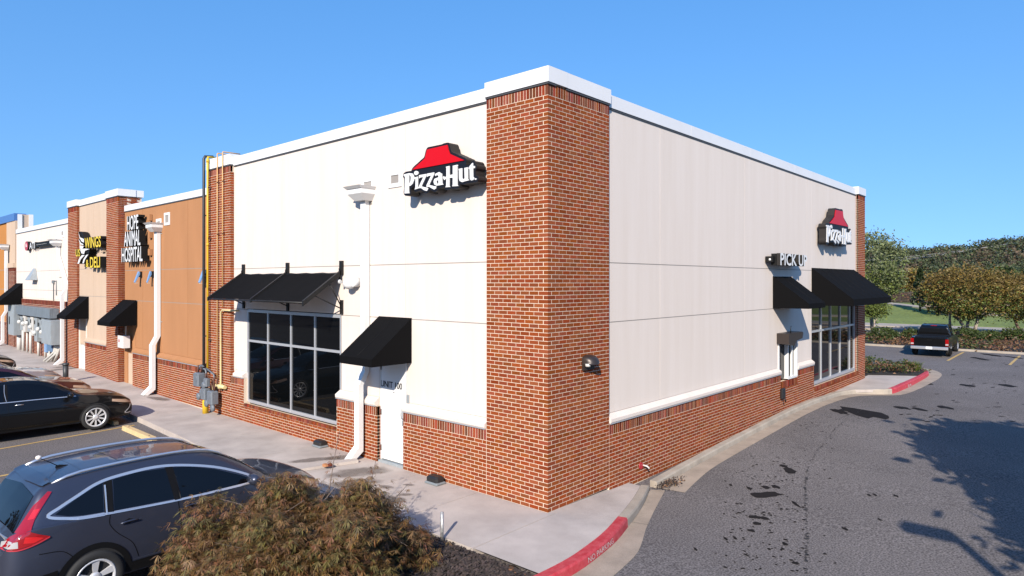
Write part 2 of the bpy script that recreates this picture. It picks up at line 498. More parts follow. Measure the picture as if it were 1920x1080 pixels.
# slabs of the front walk: each slab its own piece, joints recessed
walk = structure('front_walk', MB().add([(a, b, -.03) for a, b in [(-1.8, -.12), (.05, -.12), (.05, 5), (-1.8, 5)]], [(0, 1, 2, 3)]), M['joint'])
def slab_piece(loop, zt, parent, m=None, th=.14):
    b = MB(); b.prism([loop], lambda a, c, dd: (a, c, (upl(c) + zt + dd)), -th, 0)
    return part('slab', b, m or M['concrete'], parent)
G = .008
JY = [-.10, 1.62, 3.3, 5.0, 6.9, 9.2, 11.4, 13.6, 15.9, 18.2, 20.6, 23.2, 25.8, 28.4, 31, 34, 38, 45]
def xe(y): return float(np.interp(y, [p[1] for p in SWE], [p[0] for p in SWE]))
for a, b in zip(JY[:-1], JY[1:]):
    n = 5
    outer = [(xe(a + G + (b - a - 2 * G) * k / n), a + G + (b - a - 2 * G) * k / n) for k in range(n + 1)]
    slab_piece([(.10, a + G), (.10, b - G)] + outer[::-1], 0, walk)
# corner slab wedge between the wall and the kerb
b = MB(); kid = dens_(KI, 6)
cols = []
for x in [-1.84, -1.5, -1.1, -.7, -.3, 0.0, .1, .101, .4, .7, 1.0, 1.4, 1.8, 2.2, 2.5]:
    lo = float(np.interp(x, [p[0] for p in kid], [p[1] for p in kid])) + .006
    hi = (-.10 - G) if x <= .1 else .09
    cols.append((x, max(lo, -1.40), hi))
for x, lo, hi in cols:
    z = -.075 * max(0, min(1, (x - .3) / 2.3)); b.v += [(x, lo, z), (x, hi, z), (x, lo, z - .14), (x, hi, z - .14)]
for i in range(len(cols) - 1):
    k = 4 * i
    b.f += [[k, k + 4, k + 5, k + 1], [k + 2, k + 6, k + 4, k], [k + 1, k + 5, k + 7, k + 3]]; b.m += [0] * 3; b.sm += [False] * 3
part('slab', b, M['concrete'], walk)

def kerb_piece(name, out, inn, zt, zb, m, parent, notch=.02):
    """chamfered kerb length between outer and inner polylines"""
    b = MB(); n = len(out)
    rows = []
    for k in range(n):
        o_, i_ = Vector(out[k]), Vector(inn[k]); t = (i_ - o_)
        zz = zt(*out[k]); zl = zb(*out[k])
        p1 = o_; p2 = o_ + t * .06; p3 = o_ + t * .16
        rows += [(p1.x, p1.y, zl - .06), (p2.x, p2.y, zz - .03), (p3.x, p3.y, zz), (i_.x, i_.y, zz + .001), (i_.x, i_.y, zl - .06)]
    b.v.extend(rows)
    for k in range(n - 1):
        for j in range(4):
            b.f.append([k * 5 + j, (k + 1) * 5 + j, (k + 1) * 5 + j + 1, k * 5 + j + 1]); b.m.append(0); b.sm.append(False)
    b.f.append([0, 1, 2, 3, 4]); b.m.append(0); b.sm.append(False)
    q = (n - 1) * 5; b.f.append([q + 4, q + 3, q + 2, q + 1, q]); b.m.append(0); b.sm.append(False)
    return part(name, b, m, parent)
dens = dens_
kz1 = lambda x, y: .006 - .075 * max(0, min(1, (x - .3) / 2.3))
kb1 = lambda x, y: lotz(x, y)
corner_kerb = structure('corner_kerb', MB().add([(-2.4, -1.3, -.2), (-2.3, -1.3, -.2), (-2.3, -1.25, -.2)], [(0, 1, 2)]), M['kerb'])
ko = dens(KO, 4); ki = inset(ko, .17)
cut = next(i for i, p in enumerate(ko) if p[0] > .70)
kerb_piece('red_kerb', ko[:cut + 1], ki[:cut + 1], kz1, kb1, M['redpaint'], corner_kerb).__setitem__('label', 'red painted kerb length lettered NO PARKING')
kerb_piece('kerb_stone', [(a + .004, b) for a, b in ko[cut:]], [(a + .004, b) for a, b in ki[cut:]], kz1, kb1, M['kerb'], corner_kerb)
# kerb along the drive-through wall
K2 = [(2.80, -.46), (4.5, -.38), (6.2, -.32), (7.9, -.28), (9.6, -.25), (11.3, -.23), (12.9, -.21), (14.3, -.19), (15.3, -.17), (16.0, -.22), (16.66, -.46), (17.1, -.95), (17.6, -1.38), (19.0, -1.50), (20.9, -1.56), (22.4, -1.58), (23.4, -1.52), (23.95, -1.25), (24.15, -.6), (24.2, .8), (24.2, 9)]
def k2z(x, y): return kerbz(x) if x < 16 else kerbz(16) + .055 * min(1, (x - 16) / 3)
wall_kerb = structure('wall_kerb', MB().add([(3, -.2, -.2), (3.1, -.2, -.2), (3.1, -.15, -.2)], [(0, 1, 2)]), M['kerb'])
cuts = [0, 1, 3, 5, 8, 12, 16]
base2 = K2
for a, b_ in zip([0, 1, 2, 3, 4, 5, 6, 7, 8, 10], [1, 2, 3, 4, 5, 6, 7, 8, 10, 12]):
    seg = dens(K2, 4)[a * 4:b_ * 4 + 1]
    if len(seg) < 2: continue
    s0 = Vector(seg[0]); s1 = Vector(seg[1]); g = (s1 - s0).normalized() * .008
    seg[0] = (seg[0][0] + g.x, seg[0][1] + g.y)
    kerb_piece('kerb_stone', seg, inset(seg, .16), k2z, lotz, M['kerb'], wall_kerb)
seg = dens(K2, 4)[12 * 4:18 * 4 + 1]
far_red = kerb_piece('red_kerb', seg, inset(seg, .16), k2z, lotz, M['redpaint'], wall_kerb)
far_red['label'] = 'far red painted kerb length beside the shrub bed'
seg = dens(K2, 4)[18 * 4:]
kerb_piece('kerb_stone', [(a, b + .006) for a, b in seg], inset([(a, b + .006) for a, b in seg], .16), k2z, lotz, M['kerb'], wall_kerb)

# gutters: concrete apron at the kerb foot, in poured lengths
def gutter(inner, outer, zf):
    g = MB(); n = len(inner)
    for a, b in zip(inner, outer):
        g.v += [(a[0], a[1], zf(*a) + .012), (b[0], b[1], zf(*b) + .007)]
    for k in range(n - 1):
        g.f.append([2 * k, 2 * k + 1, 2 * k + 3, 2 * k + 2]); g.m.append(0); g.sm.append(False)
    return g
def resample(line, n):
    ds = [0]
    for a, b in zip(line[:-1], line[1:]): ds.append(ds[-1] + math.dist(a, b))
    return [(float(np.interp(ds[-1] * k / n, ds, [p[0] for p in line])), float(np.interp(ds[-1] * k / n, ds, [p[1] for p in line]))) for k in range(n + 1)]
go1 = resample(dens([(-2.6, -2.0), (-1.85, -2.02), (-1.04, -1.93), (-.2, -1.79), (.35, -1.58), (.92, -1.32), (1.8, -.98), (2.79, -.63)], 4), 24)
gi1 = resample(ko, 24)
gut = structure('gutter_apron', gutter(gi1[:17], go1[:17], lotz), M['gutter'])
gi1b = [(a + .01, b) for a, b in gi1[17:]]; go1b = [(a + .01, b) for a, b in go1[17:]]
part('apron_length', gutter([(gi1[16][0] + .012, gi1[16][1])] + gi1b, [(go1[16][0] + .012, go1[16][1])] + go1b, lotz), M['gutter'], gut)
gi2 = resample(dens(K2[:19], 4), 60)
go2 = resample(dens([(2.9, -.98), (4.5, -.72), (6.2, -.64), (7.9, -.60), (9.6, -.56), (11.3, -.53), (12.9, -.50), (14.3, -.48), (15.5, -.5), (16.3, -.68), (16.9, -1.05), (17.5, -1.62), (18.6, -1.82), (20.9, -1.95), (22.6, -2.0), (24.1, -1.85), (25.2, -1.25), (25.3, -.5)], 4), 60)
for a in range(0, 60, 6):
    ii = gi2[a:a + 7]; oo = go2[a:a + 7]
    e = .010
    part('apron_length', gutter([(ii[0][0] + e, ii[0][1])] + ii[1:], [(oo[0][0] + e, oo[0][1])] + oo[1:], lotz), M['gutter'], gut)
# far pad and the bed behind it
pz = lambda x, y: k2z(max(16, x), y) + .002
pl = [(15.6, .09), (15.5, -.02), (16.0, -.06), (16.55, -.32), (16.98, -.83), (17.5, -1.24), (19.0, -1.34), (20.9, -1.40), (21.6, -1.41), (20.6, .09)]
b = MB(); b.prism([pl], lambda a, c, dd: (a, c, pz(a, c) + dd), -.1, 0)
structure('corner_pavement', b, M['concrete'])
bl = [(20.62, .09), (21.62, -1.41), (22.4, -1.42), (23.35, -1.35), (23.8, -1.15), (24.0, -.6), (24.03, 9), (19.8, 9), (19.8, .09)]
b = MB(); b.prism([bl], lambda a, c, dd: (a, c, pz(a, c) + dd + .01), -.15, .02)
structure('shrub_bed_soil', b, M['mulch'])
# planting bed at the front (mulch) beside the front walk
def bz(x, y):
    t = max(0, min(1, (-1.85 - x) / .8)); return -.045 + .06 * math.sin(t * 1.57) + .03 * math.sin(x * 3.1) * math.sin(y * 2.7) * t
mb = MB(); X_ = [-1.86, -2.1, -2.5, -3, -3.6, -4.2, -4.9, -5.6, -6.4, -7.4]; Y_ = [-1.42, -1.1, -.7, -.3, .1, .5, .9, 1.3, 1.52]
for x in X_:
    for y in Y_: mb.v.append((x, y, bz(x, y)))
for i in range(len(X_) - 1):
    for j in range(len(Y_) - 1):
        a = i * len(Y_) + j; q = len(Y_); mb.f.append([a, a + 1, a + q + 1, a + q]); mb.m.append(0); mb.sm.append(True)
structure('mulch_bed', mb, M['mulch'])
mb = MB(); mb.box(-7.5, -2.32, 1.52, 1.66, -.3, .0); mb.box(-7.5, -2.6, -1.57, -1.42, -.3, .0)
structure('bed_kerb', mb, M['kerb'])
mb = MB(); mb.box(-2.32, -1.86, 1.4, 4.95, -.3, -.01); structure('walk_edge_slab', mb, M['concrete'])
# chips of mulch
mb = MB()
for _ in range(5200):
    x = -1.88 - abs(rng.gauss(0, 1.1)); y = rng.uniform(-1.4, 1.5)
    if x < -7: continue
    z = bz(x, y) + .012; l = rng.uniform(.02, .06); wd = rng.uniform(.006, .018); a = rng.uniform(0, 6.3); t = rng.uniform(-.5, .5)
    c, s_ = math.cos(a), math.sin(a)
    mb.add([(x - c * l - s_ * wd, y - s_ * l + c * wd, z - t * l), (x + c * l - s_ * wd, y + s_ * l + c * wd, z + t * l), (x + c * l + s_ * wd, y + s_ * l - c * wd, z + t * l + .005), (x - c * l + s_ * wd, y - s_ * l - c * wd, z - t * l + .005)], [(0, 1, 2, 3)])
structure('mulch_chips', mb, M['mulchbit'], 'stuff')
mb = MB()
for x, y in [(-1.9, -1.0 + .05 * k) for k in range(-4, 6)]:
    mb.lathe([(rng.uniform(.09, .16), 0), (.08, .02), (.02, .035)], (x - rng.uniform(.02, .12), y + rng.uniform(-.04, .04), -.06), n=9)
structure('clay_soil_patch', mb, M['soil'], 'stuff')

# stains and cracks (thin sheets)
def blob(mb, x, y, rx, ry, zf, ang=0, n=14, j=.22):
    vs = [];
    for k in range(n):
        a = 2 * math.pi * k / n; r = 1 + rng.uniform(-j, j)
        px, py = rx * r * math.cos(a), ry * r * math.sin(a)
        qx = x + px * math.cos(ang) - py * math.sin(ang); qy = y + px * math.sin(ang) + py * math.cos(ang)
        vs.append((qx, qy, zf(qx, qy)))
    mb.add(vs, [tuple(range(n))])
lz = lambda x, y: lotz(x, y) + .006
mb = MB()
A41 = -.25
def rpt(u, v, z=-.12):            # a point on the road plane for a place seen in the photograph
    Fx, Fy = math.cos(YAW), math.sin(YAW); Rx_, Ry_ = math.sin(YAW), -math.cos(YAW)
    a = (u - 960) / 1230.8; e = (527.66 - v) / 1230.8; t = (z - CAMP[2]) / e
    return CAMP[0] + t * (Fx + Rx_ * a), CAMP[1] + t * (Fy + Ry_ * a)
SP = [(1436, 928, 30, 5), (1480, 882, 12, 5), (1470, 874, 6, 3), (1416, 970, 11, 3), (1434, 973, 8, 3), (1418, 982, 8, 3), (1436, 914, 8, 3), (1454, 913, 7, 3), (1405, 916, 5, 3), (1620, 774, 26, 9), (1600, 770, 22, 6), (1575, 772, 12, 4), (1408, 995, 8, 3), (1472, 1020, 5, 3), (1490, 1056, 6, 3), (1492, 946, 4, 5), (1370, 910, 3, 2), (1732, 719, 14, 2), (1815, 723, 10, 2), (1890, 723, 10, 2), (1770, 764, 10, 3), (1725, 768, 9, 3), (1690, 765, 12, 3), (1860, 666, 8, 2), (1838, 672, 8, 2), (1900, 670, 6, 2), (1360, 1010, 3, 3), (1378, 1009, 3, 3), (1585, 992, 4, 3), (1680, 930, 4, 2), (1630, 929, 3, 2), (1650, 975, 3, 2), (1640, 928, 3, 2), (1304, 1030, 3, 3), (1442, 1030, 3, 2)]
for u, v, ru, rv in SP:
    x, y = rpt(u, v); x2, y2 = rpt(u + ru, v); x3, y3 = rpt(u, v - rv)
    zc = lotz(x, y)
    x, y = rpt(u, v, zc)
    blob(mb, x, y, max(.012, math.dist((x2, y2), rpt(u, v))), max(.012, math.dist((x3, y3), rpt(u, v))), lz, math.atan2(y2 - rpt(u, v)[1], x2 - rpt(u, v)[0]), j=.3)
for _ in range(330):
    t = rng.random(); u0 = 1440 + 140 * max(0, (t - .55)) / .45; v0 = 1060 - 290 * t
    u = u0 + rng.gauss(0, 55 - 20 * t); v = v0 + rng.gauss(0, 12)
    x, y = rpt(u, v)
    if y > -.75: continue
    r = rng.uniform(.008, .035); blob(mb, x, y, r, r * rng.uniform(.5, 1), lz, rng.uniform(0, 3), n=7, j=.35)
for _ in range(80):
    u = rng.uniform(1600, 1920); v = rng.uniform(680, 800); x, y = rpt(u, v)
    if y > -2.0: continue
    r = rng.uniform(.02, .09); blob(mb, x, y, r * 1.6, r * .6, lz, rng.gauss(-.5, .3), n=8, j=.4)
structure('oil_stains', mb, M['stain'], 'stuff')
mb = MB()
CR = [(1509, 1100), (1511, 1060), (1513, 1000), (1511, 950), (1510, 905), (1516, 876), (1532, 850), (1550, 828), (1572, 806), (1590, 792), (1612, 778), (1640, 764)]
crp = resample([rpt(u, v) for u, v in CR], 300)
for i, (x, y) in enumerate(crp):
    if rng.random() < .30: continue
    r = rng.uniform(.006, .02) * (1.35 if i < 120 else .8); blob(mb, x + rng.gauss(0, .012), y + rng.gauss(0, .012), r * 1.5, r, lz, rng.uniform(0, 3), n=6, j=.4)
structure('pavement_crack', mb, M['seal'], 'stuff')
m = M['damp']; nt = m.node_tree; at_ = nt.nodes.new('ShaderNodeAttribute'); at_.attribute_name = 'wet'
tr_ = nt.nodes.new('ShaderNodeBsdfTransparent'); mx_ = nt.nodes.new('ShaderNodeMixShader'); nz_ = nt.nodes.new('ShaderNodeTexNoise'); nz_.inputs['Scale'].default_value = 3.5; nz_.inputs['Detail'].default_value = 6
ad_ = nt.nodes.new('ShaderNodeMath'); ad_.operation = 'MULTIPLY_ADD'; ad_.inputs[1].default_value = 1.2; mr_ = nt.nodes.new('ShaderNodeMapRange'); mr_.inputs[1].default_value = .75; mr_.inputs[2].default_value = 1.35; mr_.inputs[4].default_value = .6
gp_ = nt.nodes.new('ShaderNodeNewGeometry'); nt.links.new(gp_.outputs['Position'], nz_.inputs['Vector'])
nt.links.new(at_.outputs['Fac'], ad_.inputs[0]); nt.links.new(nz_.outputs['Fac'], ad_.inputs[2]); nt.links.new(ad_.outputs[0], mr_.inputs[0]); nt.links.new(mr_.outputs[0], mx_.inputs[0])
nt.links.new(tr_.outputs[0], mx_.inputs[1]); nt.links.new(nt.nodes['Principled BSDF'].outputs[0], mx_.inputs[2]); nt.links.new(mx_.outputs[0], nt.nodes['Material Output'].inputs['Surface'])
mb = MB(); wet = []
for i_, (x, y, rx, ry, a) in enumerate([(-.75, 4.30, .85, .42, 2.7), (-1.2, 3.75, .7, .34, 2.6), (-1.55, 3.3, .3, .6, .5), (-.3, 5.5, .5, .25, 2.7), (-.85, 5.8, .7, .22, 2.7), (-1.35, 2.55, .24, .5, .3), (-1.0, 2.5, .10, .2, .8), (-.95, 3.1, .12, .2, .3), (-.6, 2.9, .08, .16, .5), (-1.2, 2.9, .1, .1, 0), (-.15, 17.2, .4, .3, 1.3), (-.3, 16.0, .25, .8, .1), (-.3, 26.4, .6, .4, 0), (-.7, 25.6, 1.1, .3, .1)]):
    n = 24; o = len(mb.v); zz = upl(y) + .004 + .0009 * i_; k_ = .8
    for ring, wv in ((0, 1.), (.55, .8), (1., 0.)):
        for k in range(n):
            t = 2 * math.pi * k / n; px, py = rx * ring * math.cos(t), ry * ring * math.sin(t)
            mb.v.append((x + px * math.cos(a) - py * math.sin(a), y + px * math.sin(a) + py * math.cos(a), zz)); wet.append(wv * k_)
    for r_ in range(2):
        for k in range(n): mb.f.append([o + r_ * n + k, o + (r_ + 1) * n + k, o + (r_ + 1) * n + (k + 1) % n, o + r_ * n + (k + 1) % n]); mb.m.append(0); mb.sm.append(False)
st_ = structure('damp_stains', mb, M['damp'], 'stuff')
at2 = st_.data.attributes.new('wet', 'FLOAT', 'POINT'); at2.data.foreach_set('value', wet)

# parking lines
def line_strip(name, p, q, wd, m, label=None):
    a, b = Vector(p), Vector(q); t = (b - a).normalized(); n = Vector((-t.y, t.x)) * wd / 2
    k = 12; mb = MB()
    for i in range(k + 1):
        c = a + (b - a) * i / k
        mb.v += [(c.x + n.x, c.y + n.y, lotz(c.x, c.y) + .005), (c.x - n.x, c.y - n.y, lotz(c.x, c.y) + .005)]
    for i in range(k): mb.f.append([2 * i, 2 * i + 1, 2 * i + 3, 2 * i + 2]); mb.m.append(0); mb.sm.append(False)
    return structure(name, mb, m)
for y0, y1 in ((12.35, 13.1), (9.8, 10.2), (7.0, 7.25), (15.6, 16.1), (18.4, 19.0)):
    line_strip('parking_line', (-7.2, y0), (-1.95 if y0 > 9 else -2.2, y1), .10, M['yellow'])
for y0 in (-1.42, -3.8, -6.2): line_strip('parking_line', (28.9, y0 + .05), (33.4, y0), .11, M['yellow'])

# ------------------------------------------------------------------ buildings
FX, FY = math.cos(YAW), math.sin(YAW)
RX_, RY_ = math.sin(YAW), -math.cos(YAW)
def ray(u, v):
    a = (u - 960) / 1230.8; e = (527.66 - v) / 1230.8
    return (FX + RX_ * a, FY + RY_ * a, e)
def onx(u, v, x=0.):              # measured point of the photograph on the plane X = x -> (y, z)
    r = ray(u, v); t = (x - CAMP[0]) / r[0]; return (CAMP[1] + t * r[1], CAMP[2] + t * r[2])
def ony(u, v, y=0.):
    r = ray(u, v); t = (y - CAMP[1]) / r[1]; return (CAMP[0] + t * r[0], CAMP[2] + t * r[2])

CB, BL, JT = .0695, .2032, .0120   # course height, brick module, joint
class Brickwork:
    def __init__(s): s.b = []     # (x0,x1,y0,y1,z0,z1,soldier)
    def add(s, x0, x1, y0, y1, z0, z1, so=False): s.b.append((x0, x1, y0, y1, z0, z1, so))
    def left(s, y0, y1, z0, z1, so=False, x=0., dep=.06):
        j = rng.uniform(-.001, .001); s.add(x + j, x + dep, y0, y1, z0, z1, so)
    def right(s, x0, x1, z0, z1, so=False, y=0., dep=.06):
        j = rng.uniform(-.001, .001); s.add(x0, x1, y + j, y + dep, z0, z1, so)
    def field(s, face, u0, u1, k0, k1, zoff=0., d=0., phase=0):
        """stretcher bond between u0 and u1, courses k0..k1-1; joints follow the module counted from phase"""
        f = s.left if face == 'L' else s.right
        for k in range(k0, k1):
            o = phase + (0 if k % 2 == 0 else BL / 2)
            n = math.floor((u0 - o) / BL)
            while True:
                a = o + n * BL; b = a + BL
                if a >= u1 - .012: break
                a2, b2 = max(a, u0), min(b, u1)
                if b2 - a2 > .024:
                    f(a2 + JT / 2, b2 - JT / 2, zoff + k * CB + JT / 2, zoff + (k + 1) * CB - JT / 2, False, d)
                n += 1
    def soldiers(s, face, u0, u1, z0, z1, d=0.):
        f = s.left if face == 'L' else s.right
        n = max(1, round((u1 - u0) / CB)); w_ = (u1 - u0) / n
        for i in range(n): f(u0 + i * w_ + JT / 2, u0 + (i + 1) * w_ - JT / 2, z0 + JT / 2, z1 - JT / 2, True, d)
    def build(s, root, far=False, limit=300):
        mb_, ms_ = (M['brick_far'], M['brick_far']) if far else (M['brick'], M['soldier'])
        def size(b):
            c = ((b[0] + b[1]) / 2 - CAMP[0], (b[2] + b[3]) / 2 - CAMP[1], (b[4] + b[5]) / 2 - CAMP[2])
            d2 = c[0] ** 2 + c[1] ** 2 + c[2] ** 2; dd = math.sqrt(d2)
            a = (b[3] - b[2]) * (b[5] - b[4]) * abs(c[0]) / dd + (b[1] - b[0]) * (b[5] - b[4]) * abs(c[1]) / dd
            return a / d2
        order = sorted(s.b, key=size, reverse=True)
        cache = {}
        off = wloc(root)
        for b in order[:limit]:
            dx, dy, dz = (round(b[1] - b[0], 3), round(b[3] - b[2], 3), round(b[5] - b[4], 3))
            key = (dx, dy, dz, b[6])
            if key not in cache:
                q = MB(); q.box(-dx / 2, dx / 2, -dy / 2, dy / 2, -dz / 2, dz / 2); cache[key] = q.mesh('brick', ms_ if b[6] else mb_)
            o = bpy.data.objects.new('brick', cache[key]); COL.objects.link(o); o.parent = root
            o.location = ((b[0] + b[1]) / 2 - off[0], (b[2] + b[3]) / 2 - off[1], (b[4] + b[5]) / 2 - off[2])
        if order[limit:]:
            q = MB()
            for b in order[limit:]: q.box(*b[:6], m=1 if b[6] else 0)
            part('brickwork', q, [mb_, ms_], root, 'stuff')

def panels(root, face, us, zs, d, m, th=.05, gu=.006, gz=.018, skip=(), backm=None, hdark=True):
    """stucco panels between the given joint lines, each its own part"""
    for i in range(len(us) - 1):
        for k in range(len(zs) - 1):
            u0, u1, z0, z1 = us[i] + gu / 2, us[i + 1] - gu / 2, zs[k] + gz / 2, zs[k + 1] - gz / 2
            rects = [(u0, u1, z0, z1)]
            for (a, b, c, e) in skip:
                out = []
                for (p, q, r, t) in rects:
                    if b <= p or a >= q or e <= r or c >= t: out.append((p, q, r, t)); continue
                    if a > p: out.append((p, a, r, t))
                    if b < q: out.append((b, q, r, t))
                    pa, qb = max(p, a), min(q, b)
                    if c > r: out.append((pa, qb, r, c))
                    if e < t: out.append((pa, qb, e, t))
                rects = out
            mb = MB()
            for (p, q, r, t) in rects:
                if face == 'L': mb.box(d, d + th, p, q, r, t)
                else: mb.box(p, q, d, d + th, r, t)
            if rects: part('stucco_panel', mb, m, root)

def sill_band(root, face, u0, u1, z, d, m, ends=(True, True), out=-.032):
    """flared stucco band at the foot of the panels"""
    prof = [(d + .04, z + .158), (d - .001, z + .158), (out, z + .075), (out, z + .015), (out + .01, z), (d + .04, z)]
    mb = MB(); n = len(prof)
    for u in (u0, u1):
        for a, zz in prof: mb.v.append((a, u, zz) if face == 'L' else (u, a, zz))
    for i in range(n): mb.f.append([i, (i + 1) % n, n + (i + 1) % n, n + i]); mb.m.append(0); mb.sm.append(False)
    mb.f.append(list(range(n))); mb.f.append(list(range(2 * n - 1, n - 1, -1))); mb.m += [0, 0]; mb.sm += [False, False]
    o = part('sill_band', mb, m, root)
    mb = MB()
    if face == 'L': mb.box(out + .006, d + .04, u0 + .002, u1 - .002, z - .022, z - .001)
    else: mb.box(u0 + .002, u1 - .002, out + .006, d + .04, z - .022, z - .001)
    part('flashing', mb, M['alu'], o)

def coping(root, face, u0, u1, z0, z1, d, wd=.35, seg=3.05, m=None, over=.03):
    n = max(1, round((u1 - u0) / seg))
    for i in range(n):
        a, b = u0 + (u1 - u0) * i / n, u0 + (u1 - u0) * (i + 1) / n
        g = .003
        mb = MB()
        if face == 'L':
            mb.box(d - over, d + wd, a + (g if i else 0), b - g, z0, z1)
        else:
            mb.box(a + (g if i else 0), b - g, d - over, d + wd, z0, z1)
        part('coping', mb, m or M['coping'], root)
    mb = MB()
    if face == 'L': mb.box(d - over + .012, d + .2, u0 + .01, u1 - .01, z0 - .035, z0 - .001)
    else: mb.box(u0 + .01, u1 - .01, d - over + .012, d + .2, z0 - .035, z0 - .001)
    part('drip_flashing', mb, M['flash'], root)

ZT = 103 * CB                     # 7.16, top of the brick piers
Z1, Z2 = 3.073, 4.20              # the two level joints in the stucco
# ---- the near corner unit
shop = thing('restaurant_building', 'white stucco corner unit with orange brick corner pier and brick base', 'building', (0, 0, 0))
bw = Brickwork()
PL, PR = 7 * BL, 9 * BL
for k in range(100):              # corner pier, bonded round the corner
    z0, z1 = k * CB + JT / 2, (k + 1) * CB - JT / 2
    if k % 2 == 0:
        bw.add(0, BL / 2 - JT, 0, BL - JT / 2, z0, z1)
        a = BL
        while a < PL - .02: bw.left(a + JT / 2, min(a + BL, PL) - JT / 2, z0, z1); a += BL
        a = BL / 2
    else:
        bw.add(0, BL - JT / 2, 0, BL / 2 - JT, z0, z1)
        a = BL / 2
        while a < PL - .02: bw.left(a + JT / 2, min(a + BL, PL) - JT / 2, z0, z1); a += BL
        a = BL
    while a < PR - .02: bw.right(a + JT / 2, min(a + BL, PR) - JT / 2, z0, z1); a += BL
bw.add(0, .06, 0, .06, 100 * CB + JT / 2, ZT - JT / 2, True)
bw.soldiers('L', .065, PL, 100 * CB, ZT); bw.soldiers('R', .065, PR, 100 * CB, ZT)
KW = 14; ZW = 17 * CB             # base: 14 courses and a soldier course
DY0, DY1 = 3.80, 4.66             # door
WY0, WY1 = 6.20, 10.70            # front window
Q0, Q1 = 11.50, 13.03             # far pier of this unit, stands proud
for y0, y1 in ((PL + .002, DY0), (DY1, WY0), (WY1, Q0)):
    bw.field('L', y0, y1, 0, KW, phase=DY1 if y0 == DY1 else 0.); bw.soldiers('L', y0, y1, KW * CB, ZW)
bw.field('L', WY0, WY1, 0, 6); bw.soldiers('L', WY0, WY1, 6 * CB, 6 * CB + .085, d=-.012)
bw.field('L', Q0, Q1, 0, 100, phase=Q0); bw.soldiers('L', Q0, Q1, 100 * CB, ZT)
for k in range(17, 100):          # return of that pier, facing the corner
    z0, z1 = k * CB + JT / 2, (k + 1) * CB - JT / 2
    bw.add(.012, .095, Q0 - .001, Q0 + .05, z0, z1) if k % 2 else bw.add(.005, .15, Q0 - .001, Q0 + .05, z0, z1)
# returns at the door opening
for k in range(KW + 3):
    z0, z1 = k * CB + JT / 2, (k + 1) * CB - JT / 2
    bw.add(.062, .118, DY1 - .002, DY1 + .06, z0, z1, k >= KW); bw.add(.062, .118, DY0 - .06, DY0 + .002, z0, z1, k >= KW)
# drive-through side
PX0, PX1 = 10.66, 12.05           # pick-up window
SX0, SX1 = 13.60, 18.74           # shop window
EX0, EX1 = 18.74, 19.72           # far pier
for x0, x1 in ((PR + .002, PX0), (PX1, SX0)):
    bw.field('R', x0, x1, -2, KW); bw.soldiers('R', x0, x1, KW * CB, ZW)
bw.field('R', PX0, PX1, -2, 11); bw.soldiers('R', PX0, PX1, 11 * CB, 14 * CB - .02, d=-.015)
bw.field('R', SX0, EX0, -2, 5); bw.soldiers('R', SX0, EX0, 5 * CB, 6 * CB + .05, d=-.02)
bw.field('R', EX0, EX1, -2, 100, phase=EX0); bw.soldiers('R', EX0, EX1, 100 * CB, ZT)
for k in range(6, 103):           # sunlit return of the far pier
    z0, z1 = k * CB + JT / 2, (k + 1) * CB - JT / 2
    bw.add(EX0 - .002, EX0 + .05, .07, .175, z0, z1) if k % 2 else bw.add(EX0 - .002, EX0 + .05, .065, .12, z0, z1)
bw.build(shop)
# mortar body and inner walls
mb = MB(); e = .0035
mb.box(e, .5, e, PL - .002, 0, ZT); mb.box(.5, PR - .002, e, .5, 0, ZT)
for y0, y1 in ((PL, DY0 - .006), (DY1 + .006, WY0), (WY1, Q0)): mb.box(e, .3, y0, y1, 0, ZW)
mb.box(e, .3, WY0, WY1, 0, 6 * CB + .05)
mb.box(e, .3, Q0 + .006, Q1, 0, ZT)
for x0, x1 in ((PR, PX0), (PX1, SX0)): mb.box(x0, x1, e, .3, -.2, ZW)
mb.box(PX0, PX1, e, .3, -.2, 14 * CB - .04); mb.box(SX0, EX0, e, .3, -.2, 6 * CB + .03)
mb.box(EX0 + .006, EX1 - .003, e, .5, -.2, ZT)
mb.box(EX1 - .5, EX1 - .003, .5, 13, -.2, ZT - .1)
part('mortar_body', mb, M['mortar'], shop)
mb = MB()                         # structural wall behind the stucco
LX = .10; RY = .08
mb.box(LX + .012, .5, PL, DY0 - .006, ZW, ZT); mb.box(LX + .012, .5, DY0 - .006, DY1 + .006, 2.25, ZT); mb.box(LX + .012, .5, DY1 + .006, WY0, ZW, ZT)
mb.box(LX + .012, .5, WY0, WY1, 3.10, ZT); mb.box(LX + .012, .5, WY1, Q0 + .01, ZW, ZT)
mb.box(PR, PX0, RY + .012, .5, ZW, ZT); mb.box(PX0, PX1, RY + .012, .5, 2.12, ZT); mb.box(PX1, SX0, RY + .012, .5, ZW, ZT)
mb.box(SX0, EX0, RY + .012, .5, 3.5, ZT)
part('wall', mb, M['stucco'], shop)
mb = MB()                         # dark lining of the level joints
for z in (Z1, Z2):
    mb.box(LX + .004, LX + .011, PL, Q0, z - .008, z + .008); mb.box(PR, EX0, RY + .004, RY + .011, z - .008, z + .008)
part('joint_lining', mb, M['joint'], shop)
mb = MB(); mb.box(.6, EX1 - .6, .6, 12.9, 6.3, 6.4); part('roof', mb, M['offwhite'], shop)
ZU = ZT - .005
panels(shop, 'L', [PL + .004, 3.84, 6.33, 8.83, Q0], [ZW + .17, Z1, Z2, ZU], LX, M['stucco'], th=.011,
       skip=[(DY0 - .05, DY1 + .05, 0, 2.28), (WY0 - .03, WY1 + .02, 0, 3.10)])
panels(shop, 'R', [PR + .004, 3.87, 8.29, 13.17, 13.59, EX0 - .003], [ZW + .17, Z1, Z2, ZU], RY, M['stucco'], th=.011,
       skip=[(PX0, PX1, 0, 2.10), (SX0, EX0, 0, 3.5)])
